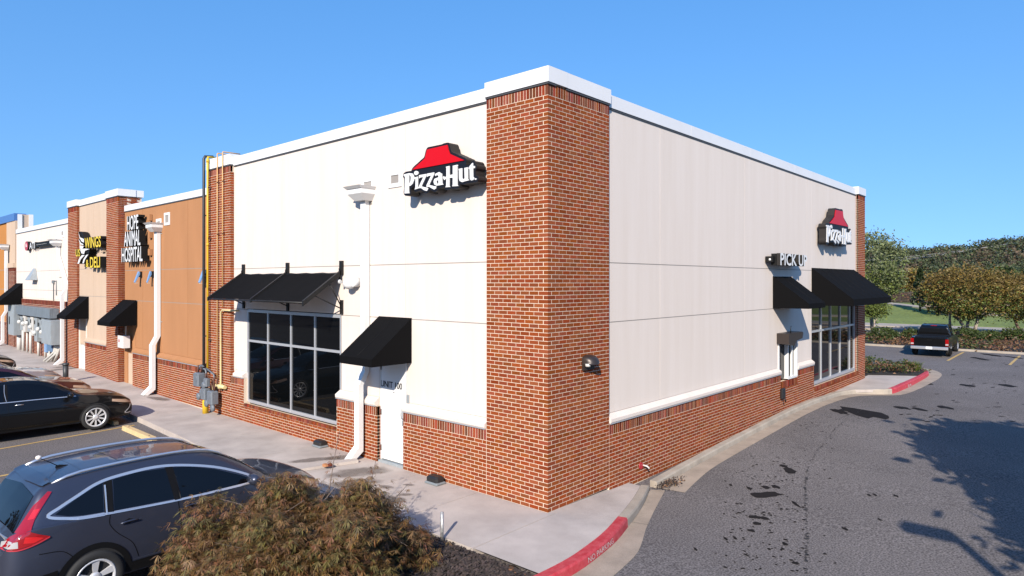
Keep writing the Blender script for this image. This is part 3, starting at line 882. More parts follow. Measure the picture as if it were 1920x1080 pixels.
for y0, y1 in ((PL + .02, DY0 - .004), (DY1 + .06, WY0 + .01), (WY1 + .02, Q0 - .2)): sill_band(shop, 'L', y0, y1, ZW + .012, LX, M['stucco'])
for x0, x1 in ((PR + .02, PX0), (PX1 + .02, SX0 - .02)): sill_band(shop, 'R', x0, x1, ZW + .012, RY, M['stucco'])
coping(shop, 'L', -.035, PL + .02, 7.165, 7.425, 0, .5, 3)
mb = MB(); mb.box(.001 + .47, PR + .02, -.03, .5, 7.165, 7.425); part('coping', mb, M['coping'], shop)
mb = MB(); mb.box(.48, PR, -.018, .2, 7.13, 7.164); part('drip_flashing', mb, M['flash'], shop)
coping(shop, 'L', PL + .025, Q0 - .02, 7.13, 7.37, LX, .4, 3.3)
coping(shop, 'L', Q0 - .015, Q1 + .01, 7.165, 7.46, 0, .5, 3)
coping(shop, 'R', PR + .025, EX0 - .03, 7.13, 7.37, RY, .4, 3.3)
coping(shop, 'R', EX0 - .025, EX1 + .02, 7.165, 7.44, 0, .5, 3)
# front window: frame and panes
mul = [WY1 + .01, 9.577, 8.405, 7.287, WY0 - .04]
FXp = .10
mb = MB(); fw = .055
zb_, zt_, ztr = .545, 3.06, 2.22
for y in mul[1:-1]: mb.box(FXp, FXp + .07, y - fw / 2, y + fw / 2, zb_ + .06, zt_ - .05)
mb.box(FXp, FXp + .07, mul[0] - .06, mul[0] + .005, zb_, zt_); mb.box(FXp, FXp + .07, mul[-1] - .005, mul[-1] + .06, zb_, zt_)
mb.box(FXp - .01, FXp + .07, mul[-1] + .06, mul[0] - .06, zb_ - .02, zb_ + .06); mb.box(FXp - .001, FXp + .069, mul[-1] + .06, mul[0] - .06, zt_ - .055, zt_ + .02)
for i in range(4): mb.box(FXp + .001, FXp + .068, mul[i + 1] + (fw / 2 if i < 3 else .06), mul[i] - (fw / 2 if i else .06), ztr - .03, ztr + .03)
win = part('window', mb, M['alu'], shop)
for i in range(4):
    for z0, z1 in ((zb_ + .05, ztr - .025), (ztr + .025, zt_ - .045)):
        q = MB(); q.box(FXp + .03, FXp + .036, mul[i + 1] + .02, mul[i] - .02, z0, z1); part('pane', q, M['pane'], win)
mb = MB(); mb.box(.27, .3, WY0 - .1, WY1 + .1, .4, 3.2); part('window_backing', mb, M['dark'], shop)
# door
mb = MB(); mb.box(.085, .13, DY0 + .033, DY1 - .029, .07, 2.2); door = part('door', mb, M['white'], shop, label='white steel door lettered UNIT 100')
mb = MB()
mb.box(.078, .14, DY0 + .004, DY0 + .03, .02, 2.24); mb.box(.078, .14, DY1 - .026, DY1 - .004, .02, 2.24); mb.box(.078, .14, DY0 + .03, DY1 - .026, 2.205, 2.24)
part('door_frame', mb, M['white'], shop)
mb = MB(); mb.box(.02, .13, DY0, DY1, .0, .045); part('threshold', mb, M['galv'], shop)
for z in (.30, 1.06, 2.02):
    q = MB(); q.tube([(.075, DY1 - .028, z - .06), (.075, DY1 - .028, z + .06)], .011, 6); part('hinge', q, M['blackmetal'], door)
q = MB(); q.tube([(.085, 3.89, 1.0), (.03, 3.89, 1.02), (.02, 3.89, 1.1), (.03, 3.89, 1.20), (.085, 3.89, 1.22)], .010, 6); part('handle', q, M['galv'], door)
q = MB(); q.box(.072, .084, 3.86, 3.93, .86, .97); part('lock_plate', q, M['galv'], door)
q = MB(); q.lathe([(.012, 0), (.012, .01)], (.075, 4.2, 1.52), 'x', 8); part('peephole', q, M['blackmetal'], door)
q = MB(); q.box(.075, .098, DY0 - .09, DY0 - .03, 1.35, 1.52); part('key_box', q, M['galv'], shop)
# scuppers: white framed openings through the parapet
def scupper(root, y0, y1, z0, z1, x):
    mb = MB(); t = .085
    mb.box(x - .02, x + .02, y0, y1, z1 - t, z1); mb.box(x - .02, x + .02, y0, y1, z0, z0 + t)
    mb.box(x - .02, x + .02, y0, y0 + t, z0 + t, z1 - t); mb.box(x - .02, x + .02, y1 - t, y1, z0 + t, z1 - t)
    o = part('scupper', mb, M['white'], root)
    q = MB(); q.box(x - .004, x + .003, y0 + t - .003, y1 - t + .003, z0 + t - .003, z1 - t + .003); part('opening', q, M['joint'], o)
scupper(shop, 3.96, 4.40, 5.82, 6.16, LX)
scupper(shop, 4.90, 5.36, 5.80, 6.12, LX)
# drive-through pick-up window
mb = MB(); y = .10
mb.box(PX0 + .55, PX0 + .60, -.02, .2, .99, 2.08); mb.box(PX1 - .055, PX1, -.01, .2, .99, 2.08)
mb.box(PX0, PX1, .0, .2, 2.08, 2.118); mb.box(PX0 + .60, PX1 - .055, -.008, .2, .965, 1.02); mb.box(PX0, PX0 + .05, .05, .2, .97, 2.08)
mb.box(PX0 + 1.0, PX0 + 1.05, .02, .08, 1.02, 2.08)
pw = part('pickup_window', mb, M['white'], shop)
for x0, x1 in ((PX0 + .05, PX0 + .55), (PX0 + .60, PX0 + 1.0), (PX0 + 1.05, PX1 - .055)):
    q = MB(); q.box(x0 + .003, x1 - .003, .09, .096, 1.02, 2.08); part('pane', q, M['pane'], pw)
q = MB(); q.box(PX0 + 1.06, PX0 + 1.2, .075, .088, 1.08, 1.5); part('notice', q, M['plate'], pw)
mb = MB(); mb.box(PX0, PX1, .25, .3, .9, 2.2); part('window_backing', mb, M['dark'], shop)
# shop window on the drive-through side
mx = [SX0 + .06, 14.70, 15.75, 16.85, 18.05, EX0 - .02]
mb = MB(); zb_, zt_, ztr = .52, 3.42, 2.22; YP = .10
for x in mx[1:-1]: mb.box(x - .03, x + .03, YP, YP + .09, zb_ + .07, zt_ - .05)
mb.box(mx[0] - .06, mx[0] + .03, YP, YP + .09, zb_, zt_); mb.box(mx[-1] - .08, mx[-1] + .01, YP, YP + .09, zb_, zt_)
mb.box(mx[0] + .03, mx[-1] - .08, YP - .02, YP + .09, zb_ - .03, zb_ + .07); mb.box(mx[0] + .03, mx[-1] - .08, YP, YP + .09, zt_ - .05, zt_ + .02)
for i in range(5): mb.box(mx[i] + .03, mx[i + 1] - (.03 if i < 4 else .08), YP + .001, YP + .088, ztr - .035, ztr + .035)
win2 = part('window', mb, M['alu'], shop)
for i in range(5):
    for z0, z1 in ((zb_ + .06, ztr - .03), (ztr + .03, zt_ - .045)):
        q = MB(); q.box(mx[i] + .025, mx[i + 1] - .025, YP + .04, YP + .046, z0, z1); part('pane', q, M['pane'], win2)
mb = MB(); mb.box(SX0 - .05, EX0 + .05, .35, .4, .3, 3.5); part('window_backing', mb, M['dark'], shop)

# ---- the units further along the front
def unit_base(root, bw, y0, y1, x, k, upz, far=True):
    kz = k - 3
    bw.field('L', y0, y1, 0, kz, zoff=upz, d=x); bw.soldiers('L', y0, y1, upz + kz * CB, upz + k * CB, d=x)
    mb = MB(); mb.box(x + .0035, x + .3, y0, y1, upz - .3, upz + k * CB); part('mortar_body', mb, M['mortar'], root)
def pier(root, bw, y0, y1, x, upz, top, ret, name='mortar_body'):
    k1 = int((top - upz) / CB) - 3
    bw.field('L', y0, y1, 0, k1, zoff=upz, d=x, phase=y0); bw.soldiers('L', y0, y1, upz + k1 * CB, top, d=x)
    for k in range(k1 + 3):
        z0, z1 = upz + k * CB + JT / 2, min(top, upz + (k + 1) * CB - JT / 2)
        a = x + .012
        if k % 2 == 0:
            bw.add(a, min(x + .10, x + ret), y0 - .001, y0 + .05, z0, z1); a = x + .11
        while a < x + ret - .03:
            b_ = min(a + BL - JT, x + ret); bw.add(a, b_, y0 - .001, y0 + .05, z0, z1); a += BL
    mb = MB(); mb.box(x + .0035, x + max(ret, .4), y0 + .0065, y1, upz - .3, top); part(name, mb, M['mortar'], root)

# brown unit
u1 = thing('vet_clinic_building', 'brown stucco unit between the gas pipes and the tall tan unit', 'building', (0, 13.04, 0))
bw = Brickwork(); Y0, Y1 = 13.04, 20.34; up = .02
BD0, BD1 = 18.62 + .62, 20.02
unit_base(u1, bw, Y0 + .01, BD0, 0., 18, up); bw.build(u1, False)
mb = MB(); mb.box(.112, .5, Y0, Y1, 1.2, 6.47); part('wall', mb, M['stucco_brown'], u1)
mb = MB()
for z in (3.15, 4.25): mb.box(.104, .111, Y0, Y1, z - .01, z + .01)
part('joint_lining', mb, M['joint'], u1)
panels(u1, 'L', [Y0 + .02, 14.66, 18.52, Y1], [1.44, 3.15, 4.25, 6.46], .10, M['stucco_brown'], th=.011, skip=[(BD0 - .05, BD1 + .3, 0, 2.3)], gu=.02)
sill_band(u1, 'L', Y0 + .03, BD0 - .02, 18 * CB + up + .005, .10, M['stucco_brown'])
coping(u1, 'L', Y0, Y1 - .02, 6.46, 6.67, .10, .4, 3.3)
q = MB(); q.box(.12, .17, BD0 + .03, BD1, .06, 2.2); dd = part('door', q, M['stucco_tan'], u1, label='beige steel door under the awning')
q = MB(); q.box(.09, .17, BD1, BD1 + .34, 0, 2.4); q.box(.10, .17, BD0 - .02, BD0 + .03, 0, 2.3); part('door_frame', q, M['stucco_brown'], u1)
q = MB(); q.tube([(.105, BD0 + .12, 1.0), (.06, BD0 + .12, 1.0), (.06, BD0 + .22, 1.0)], .012, 6); part('handle', q, M['galv'], dd)
scupper(u1, 16.08, 16.55, 5.72, 6.14, .10); scupper(u1, 16.80, 17.25, 5.62, 5.98, .10)
mb = MB(); mb.box(.6, 19, Y0 + .05, Y1, 5.9, 6.0); part('roof', mb, M['offwhite'], u1)

# tall tan unit with two brick piers
u2 = thing('deli_building', 'tall tan stucco unit framed by two narrow red brick piers', 'building', (0, 20.4, 0))
bw = Brickwork(); up = .08; XP = -.10
pier(u2, bw, 20.45, 21.75, XP, up, 7.04, .34)
pier(u2, bw, 25.55, 26.82, XP, .15, 7.06, .22)
unit_base(u2, bw, 21.75, 24.55, XP + .04, 18, .1)
bw.build(u2, False)
mb = MB(); mb.box(.012, .5, 21.7, 25.6, 1.2, 7.05); part('wall', mb, M['stucco_tan'], u2)
mb = MB()
for z in (3.24, 4.36): mb.box(.004, .011, 21.7, 25.6, z - .01, z + .01)
part('joint_lining', mb, M['joint'], u2)
panels(u2, 'L', [21.76, 23.62, 25.54], [1.46, 3.24, 4.36, 7.03], 0., M['stucco_tan'], th=.011, skip=[(24.5, 25.6, 0, 2.4)], gu=.02)
sill_band(u2, 'L', 21.78, 24.5, 18 * CB + .105, .0, M['stucco_tan'], out=-.11)
coping(u2, 'L', 20.40, 21.80, 7.05, 7.31, XP, .6, 3); coping(u2, 'L', 21.81, 25.50, 7.05, 7.30, 0, .5, 3); coping(u2, 'L', 25.51, 26.86, 7.07, 7.33, XP, .6, 3)
mb = MB(); mb.box(.3, .72, 20.47, 20.75, 6.3, 7.04); part('parapet_return', mb, M['mortar'], u2)
bq = Brickwork()
for k in range(92, 101):
    a = .25 + (0 if k % 2 else BL / 2)
    while a < .55: bq.add(a, a + BL - JT, 20.452, 20.5, k * CB + .07 + JT / 2, (k + 1) * CB + .07 - JT / 2); a += BL
q = MB()
for b in bq.b: q.box(*b[:6])
part('return_brickwork', q, M['brick'], u2, 'stuff')
mb = MB(); mb.box(.51, .78, 20.42, 20.9, 7.052, 7.308); part('coping', mb, M['coping'], u2)
mb = MB(); mb.box(.06, .10, 24.60, 25.50, .15, 2.3); dd = part('door', mb, M['white'], u2, label='white door beside the tan wall')
mb = MB(); mb.box(-.02, .05, 25.48, 25.56, .1, 2.35); mb.box(-.02, .05, 24.52, 24.58, .1, 2.35); part('door_frame', mb, M['offwhite'], u2)
q = MB(); q.tube([(.05, 24.72, 1.15), (0, 24.72, 1.15), (0, 24.82, 1.15)], .014, 6); part('handle', q, M['blackmetal'], dd)
mb = MB(); mb.box(.6, 19, 20.9, 26.8, 6.0, 6.1); part('roof', mb, M['offwhite'], u2)

# white unit with the meter bank
u3 = thing('therapy_building', 'low white stucco unit with the grey electrical meter bank on its wall', 'building', (0, 26.84, 0))
bw = Brickwork(); Y0, Y1 = 26.86, 36.95
bw.field('L', Y0, Y1, 0, 36, zoff=.2); bw.soldiers('L', Y0, Y1, .2 + 36 * CB, .2 + 39.5 * CB)
bw.build(u3, True, 300)
mb = MB(); mb.box(.0035, .4, Y0, Y1, -.1, .2 + 39.5 * CB); part('mortar_body', mb, M['mortar'], u3)
mb = MB(); mb.box(.062, .5, Y0, Y1, 2.95, 6.45); part('wall', mb, M['stucco'], u3)
mb = MB()
for z in (3.42, 4.36): mb.box(.054, .061, Y0, Y1, z - .008, z + .008)
part('joint_lining', mb, M['joint'], u3)
panels(u3, 'L', [Y0 + .01, 29.4, 32.8, Y1], [3.0, 3.42, 4.36, 6.44], .05, M['stucco'], th=.011)
coping(u3, 'L', Y0, Y1, 6.44, 6.65, .05, .4, 3.3)
mb = MB(); mb.box(.5, 19, Y0, Y1, 5.8, 5.9); part('roof', mb, M['offwhite'], u3)
scupper(u3, 28.9, 29.35, 5.55, 5.9, .05); scupper(u3, 28.0, 28.45, 5.85, 6.2, .05)

# end unit
u4 = thing('end_unit_building', 'orange stucco unit with blue metal coping at the far end of the row', 'building', (0, 37, 0))
bw = Brickwork(); pier(u4, bw, 36.98, 39.0, -.04, .28, 4.6, .2); unit_base(u4, bw, 39.0, 60, 0, 18, .3); bw.build(u4, True, 300)
mb = MB(); mb.box(0, .5, 37.0, 39.0, 4.62, 7.15); part('upper_pier', mb, M['stucco_tan'], u4)
mb = MB(); mb.box(-.1, .5, 36.95, 39.05, 4.6, 4.85); part('pier_cap', mb, M['stucco_tan'], u4)
mb = MB(); mb.box(.05, .5, 39, 60, 1.3, 7.15); part('wall', mb, M['stucco_orange'], u4)
mb = MB()
for z in (3.4, 4.5): mb.box(.045, .06, 39, 60, z - .012, z + .012)
part('joint_lining', mb, M['joint'], u4)
mb = MB(); mb.box(-.04, .5, 37.0, 60, 7.15, 7.55); part('coping', mb, M['bluemetal'], u4)
mb = MB(); mb.box(.3, .8, 36.96, 37.2, 6.0, 7.5); part('parapet_return', mb, M['stucco_tan'], u4)
mb = MB(); mb.box(.10, .30, 36.9, 36.955, 6.2, 7.50); mb.box(.6, .8, 36.9, 36.955, 6.2, 7.52); part('parapet_trim', mb, M['white'], u4)

# ------------------------------------------------------------------ awnings
def awning(name, label, face, u0, u1, zt, zv, zb, out, d, valance_w=.0, group=None, stripes=0):
    """closed canvas awning: slope, valance, two side cheeks and the frame tubes below"""
    loc = (0, (u0 + u1) / 2, zb) if face == 'L' else ((u0 + u1) / 2, 0, zb)
    t = thing(name, label, 'awning', loc, group)
    T = (lambda a, u, z: (a, u, z)) if face == 'L' else (lambda a, u, z: (u, a, z))
    fl = (lambda q: q) if face == 'L' else (lambda q: q)
    def slab(pts, u0, u1):
        q = MB(); n = len(pts)
        for u in (u0, u1):
            for a, z in pts: q.v.append(T(a, u, z))
        for i in range(n): q.f.append([i, (i + 1) % n, n + (i + 1) % n, n + i]); q.m.append(0); q.sm.append(False)
        q.f.append(list(range(n))); q.f.append(list(range(2 * n - 1, n - 1, -1))); q.m += [0, 0]; q.sm += [False, False]
        return q
    # slope with a little sag, split in strips
    q = MB(); nu, ns = 12, 6
    for i in range(nu + 1):
        for j in range(ns + 1):
            u = u0 + (u1 - u0) * i / nu; s = j / ns
            sag = -.012 * math.sin(math.pi * s) * math.sin(math.pi * i / nu) ** .5 if 0 < i < nu else 0
            q.v.append(T(d + (out - d) * s, u, zt + (zv - zt) * s + sag))
    for i in range(nu):
        for j in range(ns):
            a = i * (ns + 1) + j; q.f.append([a, a + 1, a + ns + 2, a + ns + 1]); q.m.append(0); q.sm.append(True)
    part('top_canvas', q, M['black'], t)
    part('valance', slab([(out - .004, zv + .002), (out + .008, zv), (out + .008, zb), (out - .004, zb)], u0 + .002, u1 - .002), M['black'], t)
    for a, b in ((u0 - .004, u0 + .006), (u1 - .006, u1 + .004)):
        part('side_canvas', slab([(d - .004, zt + .004), (out, zv + .004), (out, zb), (d - .004, zb)], a, b), M['black'], t)
    q = MB()
    q.tube([T(out + .02, u0 + .02, zb + .01), T(out + .02, u1 - .02, zb + .01)], .013, 6)
    for u in (u0 + .02, u1 - .02): q.tube([T(out + .02, u, zb + .01), T(d, u, zb + .01)], .013, 6); q.tube([T(out + .02, u, zv - .03), T(d + .005, u, zt - .03)], .012, 6)
    part('frame', q, M['blackmetal'], t)
    n_ = max(2, round((u1 - u0) / .75))
    for i in range(1, n_):
        u = u0 + (u1 - u0) * i / n_; q = MB(); q.tube([T(d + (out - d) * s_, u, zt + (zv - zt) * s_ - .012 * math.sin(math.pi * s_) * math.sin(math.pi * i / n_) ** .5 + .002) for s_ in (0, .25, .5, .75, 1)], .006, 4); part('seam', q, M['trim'], t)
    return t
awning('door_awning', 'black canvas awning over the white door lettered UNIT 100', 'L', 3.638, 4.72, 3.10, 2.335, 2.185, -.89, LX - .005)
awning('pickup_awning', 'small black awning under the PICK UP sign', 'R', 10.25, 11.70, 3.99, 3.235, 3.095, -.90, RY - .005)
awning('shop_awning', 'broad black awning over the shop window at the drive-through end', 'R', 13.60, 18.45, 4.285, 3.29, 3.08, -1.16, RY - .005)
awning('door_awning', 'black awning on the brown wall over the beige door', 'L', 19.02, 20.36, 3.17, 2.40, 2.26, -.80, .06)
awning('door_awning', 'black awning on the tan wall over the white door', 'L', 24.25, 25.50, 3.22, 2.44, 2.31, -.82, -.004)
awning('door_awning', 'black awning on the white wall beyond the meter bank', 'L', 35.55, 36.85, 3.75, 2.80, 2.62, -.95, .04)

t = thing('window_awning', 'open-ended black awning on steel arms over the large front window', 'awning', (0, 8.5, 3.4))
arms = [10.87, 8.50, 6.11]
zt, zf, xo = 4.06, 3.41, -.885
def sl(s): return (.03 + (xo - .03) * s, zt + (zf - zt) * s)
for i in range(2):
    q = MB(); nu, ns = 10, 8
    for a in range(nu + 1):
        for j in range(ns + 1):
            s = j / ns; x, z = sl(s); u = arms[i] + (arms[i + 1] - arms[i]) * a / nu
            z += -.035 * math.sin(math.pi * s) * math.sin(math.pi * a / nu) + .008 * math.sin(a * 2.1 + j * .8) - .01
            q.v.append((x, u, z))
    for a in range(nu):
        for j in range(ns):
            k = a * (ns + 1) + j; q.f.append([k, k + 1, k + ns + 2, k + ns + 1]); q.m.append(0); q.sm.append(True)
    part('canvas', q, M['black'], t)
for i, y in enumerate(arms):
    q = MB(); h = .03
    b0, b1 = sl(0), sl(1.03); hh = .085 if i == 2 else .06
    q.hexa([(b0[0], y - h, b0[1] - hh), (b1[0], y - h, b1[1] - hh), (b1[0], y + h, b1[1] - hh), (b0[0], y + h, b0[1] - hh)],
           [(b0[0], y - h, b0[1] + .035), (b1[0], y - h, b1[1] + .035), (b1[0], y + h, b1[1] + .035), (b0[0], y + h, b0[1] + .035)])
    part('arm', q, M['blackmetal'], t)
    q = MB(); q.box(LX - .06, LX - .002, y - .05, y + .05, 4.0, 4.32); q.box(LX - .085, LX - .06, y - .03, y + .03, 3.86, 4.15)
    part('wall_bracket', q, M['blackmetal'], t)
    q = MB(); q.box(LX - .05, LX - .002, y - .04, y + .04, 3.10, 3.42); part('lower_bracket', q, M['blackmetal'], t)
    q = MB(); x, z = sl(.72); q.tube([(LX - .03, y, 3.22), (x, y, z - .06)], .014, 6)
    x, z = sl(.30); q.tube([(LX - .03, y, 3.26), (x, y, z - .06)], .014, 6); part('strut', q, M['blackmetal'], t)
q = MB(); x, z = sl(1.0); q.tube([(x, arms[0], z - .03), (x, arms[2], z - .03)], .022, 8); x, z = sl(.02); q.tube([(x, arms[0], z - .02), (x, arms[2], z - .02)], .015, 6)
part('front_rail', q, M['blackmetal'], t)

# ------------------------------------------------------------------ downspouts
def downspout(label, y, x, zhead, zfoot, upz, ybot=None, zj=1.9, straight=3.9, w_=.17, head=.62, jog=-.16):
    t = thing('downspout', label, 'downspout', (x, y, upz), 'white downspouts with conductor heads')
    yb = y if ybot is None else ybot
    q = MB(); dp = .12
    def run(p, a):                 # p: list of (x, y, z) of the back edge centre
        for (x0, y0, z0), (x1, y1, z1) in zip(p[:-1], p[1:]):
            q.hexa([(x0 - dp, y0 - w_ / 2, z0), (x0, y0 - w_ / 2, z0), (x0, y0 + w_ / 2, z0), (x0 - dp, y0 + w_ / 2, z0)],
                   [(x1 - dp, y1 - w_ / 2, z1), (x1, y1 - w_ / 2, z1), (x1, y1 + w_ / 2, z1), (x1 - dp, y1 + w_ / 2, z1)])
    xs_ = x - .02
    pts = [(xs_, y, zhead - .30)]
    if ybot is not None: pts += [(xs_, y, zhead - .75), (xs_, yb, straight)]
    pts += [(xs_, yb, zj), (xs_ + jog, yb, zj - .30), (xs_ + jog, yb, upz + .20)]
    run(pts[::-1], 0)
    part('pipe', q, M['whitegloss'], t)
    q = MB(); xj = xs_ + jog
    q.hexa([(xj - dp - .26, yb - w_ / 2 - .01, upz + .02), (xj - .24, yb - w_ / 2 - .01, upz - .0), (xj - .24, yb + w_ / 2 + .01, upz), (xj - dp - .26, yb + w_ / 2 + .01, upz + .02)],
           [(xj - dp - .005, yb - w_ / 2 - .01, upz + .28), (xj + .005, yb - w_ / 2 - .01, upz + .18), (xj + .005, yb + w_ / 2 + .01, upz + .18), (xj - dp - .005, yb + w_ / 2 + .01, upz + .28)])
    part('elbow', q, M['whitegloss'], t)
    q = MB(); h = head / 2
    def ring(z0, z1, a0, a1, d0, d1):
        q.hexa([(x - d0, y - a0, z0), (x, y - a0, z0), (x, y + a0, z0), (x - d0, y + a0, z0)], [(x - d1, y - a1, z1), (x, y - a1, z1), (x, y + a1, z1), (x - d1, y + a1, z1)])
    ring(zhead - .30, zhead - .16, h * .52, h * .84, .24, .36)
    ring(zhead - .16, zhead - .055, h * .84, h * .84, .36, .36)
    ring(zhead - .055, zhead, h * .88, h, .38, .44)
    part('conductor_head', q, M['whitegloss'], t)
    q = MB()
    for z in ((zhead - .34), zj + .5):
        if z > upz + .5: q.box(x - .012, x, y - w_ * .9, y + w_ * .9, z - .03, z)
    part('strap', q, M['joint'], t)
    return t
downspout('white downspout between the big window and the UNIT 100 door', 5.135, LX, 5.90, 0, 0)
downspout('white downspout on the brown wall', 16.95, LX, 5.82, 0, .04, w_=.24, zj=2.0)
downspout('slanting white downspout beside the grey meter bank', 28.55, .045, 5.75, 0, .17, ybot=27.3, straight=3.75, zj=3.55)
downspout('white downspout at the far left edge of the row', 38.4, -.05, 5.9, 0, .30, w_=.24, zj=2.2, straight=4)

# ------------------------------------------------------------------ gas pipes and meters on the pier
def gp(name, label, pts, r, m, group=None):
    q = MB(); q.tube(pts, r, 8)
    t = part(name, q, m); setp(t, label, 'pipe', group); return t
yp = 13.02
g = thing('gas_pipe', 'dark grey pipe rising beside the yellow gas pipe', 'pipe', (-.06, 13.06, .9))
q = MB(); q.tube([(-.08, 13.07, .95), (-.08, 13.07, 7.50), (-.04, 13.07, 7.58), (.2, 13.07, 7.6)], .040, 10); part('riser', q, M['gpipe'], g)
q = MB()
for z in (2.2, 4.0, 5.8): q.box(-.10, .09, 13.02, 13.12, z, z + .03)
part('strap', q, M['gpipe'], g)
g = thing('gas_pipe', 'thick yellow gas pipe running up the brick pier', 'pipe', (-.06, 12.8, .9))
q = MB(); q.tube([(-.09, 12.78, 1.25), (-.09, 12.78, 7.44), (-.06, 12.82, 7.52), (.2, 12.9, 7.55)], .031, 10); part('riser', q, M['ypipe'], g)
q = MB(); q.lathe([(.042, 0), (.042, .09)], (-.09, 12.78, 7.36), n=10); q.lathe([(.04, 0), (.04, .07)], (-.09, 12.78, 4.9), n=10); part('coupling', q, M['ypipe'], g)
q = MB()
for z in (2.1, 3.6, 5.1, 6.6): q.box(-.10, 0, 12.72, 12.745, z, z + .04)
part('clip', q, M['rust'], g)
for i, (y, lb, z0) in enumerate([(12.22, 'thin pale orange gas pipe, middle of the brick pier', 1.05), (11.88, 'thin pale orange gas pipe nearest the stucco wall', 3.12)]):
    g = thing('gas_pipe', lb, 'pipe', (-.05, y, z0))
    q = MB(); q.tube([(-.055, y, z0), (-.055, y, 7.54), (-.03, y, 7.56), (.45, y - .02, 7.56)], .018, 8); part('riser', q, M['opipe'], g)
    q = MB()
    for z in (3.4, 5.2, 6.7): q.box(-.075, 0, y - .03, y - .01, z, z + .03)
    part('clip', q, M['rust'], g)
g = thing('gas_pipe', 'cream gas pipe with an elbow into the wall below the window awning', 'pipe', (-.05, 11.9, .9))
q = MB(); q.tube([(.06, 11.1, 3.03), (-.07, 11.22, 3.03), (-.075, 11.85, 3.03), (-.075, 11.95, 2.95), (-.075, 11.95, .95), (-.085, 11.95, .86)], .026, 10); part('riser', q, M['cpipe'], g)
q = MB(); q.tube([(-.085, 11.66, .84), (-.085, 12.3, .84), (-.085, 12.42, .74), (-.085, 12.42, .6)], .055, 10); q.lathe([(.075, -.06), (.08, 0), (.075, .06)], (-.085, 11.95, .84), n=10); part('tee', q, M['cpipe'], g)
g = thing('gas_meter', 'cluster of grey gas meters with regulators and rusty valves on the brick pier', 'gas meter', (-.15, 12.8, 0))
def meter(y, z, s, x=-.22):
    q = MB(); q.bbox(x - .11 * s, x + .09 * s, y - .15 * s, y + .15 * s, z, z + .34 * s, .03); part('meter_body', q, M['meter'], g)
    q = MB(); q.lathe([(.10 * s, 0), (.10 * s, .03), (.05 * s, .045)], (x - .115 * s, y, z + .2 * s), 'x', 12); part('dial', q, M['meter'], g)
    q = MB(); q.tube([(x, y - .09 * s, z + .34 * s), (x, y - .09 * s, z + .5 * s)], .022, 8); q.tube([(x, y + .09 * s, z + .34 * s), (x, y + .09 * s, z + .52 * s)], .022, 8); part('union', q, M['rust'], g)
meter(13.02, .76, 1.15); meter(12.60, .42, .95); meter(12.12, .34, 1.1); meter(12.52, .80, .7)
for y, z in ((12.75, .55), (12.42, .28), (12.02, .20), (12.95, .42), (12.6, .78)):
    q = MB(); q.lathe([(.03, 0), (.10, .02), (.11, .05), (.10, .075), (.04, .10)], (-.33, y, z + .04), 'x', 14); part('regulator', q, M['meter'], g)
q = MB()
q.tube([(-.15, 13.07, .95), (-.15, 13.07, .35)], .03, 8); q.tube([(-.15, 13.2, 1.26), (-.15, 12.8, 1.26), (-.15, 12.75, 1.2), (-.15, 12.75, .75)], .028, 8)
q.tube([(-.12, 12.78, 1.28), (-.12, 12.3, 1.15), (-.12, 12.25, 1.0)], .024, 8); q.tube([(-.15, 12.9, .55), (-.15, 12.9, 1.1)], .026, 8)
part('manifold', q, M['meter'], g)
q = MB(); q.tube([(-.1, 12.22, 1.08), (-.16, 12.22, 1.0), (-.16, 12.2, .72)], .032, 8); part('valve', q, M['rust'], g); q = MB(); q.tube([(-.1, 12.1, 1.05), (-.13, 12.1, .7)], .022, 8); part('valve', q, M['rust'], g); q = MB(); q.tube([(-.14, 13.3, 1.05), (-.14, 13.3, 1.22), (-.14, 13.15, 1.24)], .03, 8); q.lathe([(.05, 0), (.05, .06)], (-.18, 12.2, .82), 'x', 8)
part('valve', q, M['rust'], g)
q = MB(); q.tube([(-.13, 13.25, 1.33), (-.13, 12.95, 1.33)], .02, 6); q.lathe([(.05, -.03), (.05, .03)], (-.13, 13.1, 1.33), 'y', 8); part('shutoff', q, M['meter'], g)
q = MB(); q.lathe([(.085, 0), (.085, .36), (.075, .39), (.03, .40)], (-.22, 12.62, 0), n=14); setp(part('bollard', q, M['ypipe']), 'short yellow bollard stub under the gas meters', 'bollard')

# ------------------------------------------------------------------ meter bank on the white unit
g = thing('meter_bank', 'grey electrical meter bank with a long trough and conduits on the white unit', 'electrical cabinet', (-.2, 32, 1.2))
q = MB(); q.box(-.42, -.005, 35.05, 36.35, 1.05, 2.62); tall = part('tall_cabinet', q, M['galv'], g)
q = MB(); q.box(-.435, -.42, 35.1, 36.3, 1.15, 2.2); part('cabinet_door', q, M['galv'], tall)
q = MB(); q.box(-.45, -.435, 35.9, 36.05, 1.6, 2.0); part('latch', q, M['blackmetal'], tall)
q = MB(); q.hexa([(-.36, 28.6, 2.16), (-.005, 28.6, 2.16), (-.005, 35.0, 2.16), (-.36, 35.0, 2.16)], [(-.36, 28.6, 2.60), (-.005, 28.6, 2.60), (-.005, 35.0, 2.60), (-.36, 35.0, 2.60)]); part('trough', q, M['galvd'], g)
q = MB(); q.box(-.50, -.005, 27.75, 29.35, 1.02, 2.10); big = part('wide_cabinet', q, M['galv'], g)
q = MB(); q.box(-.515, -.50, 27.8, 29.3, 1.06, 2.06); part('cabinet_door', q, M['galv'], big)
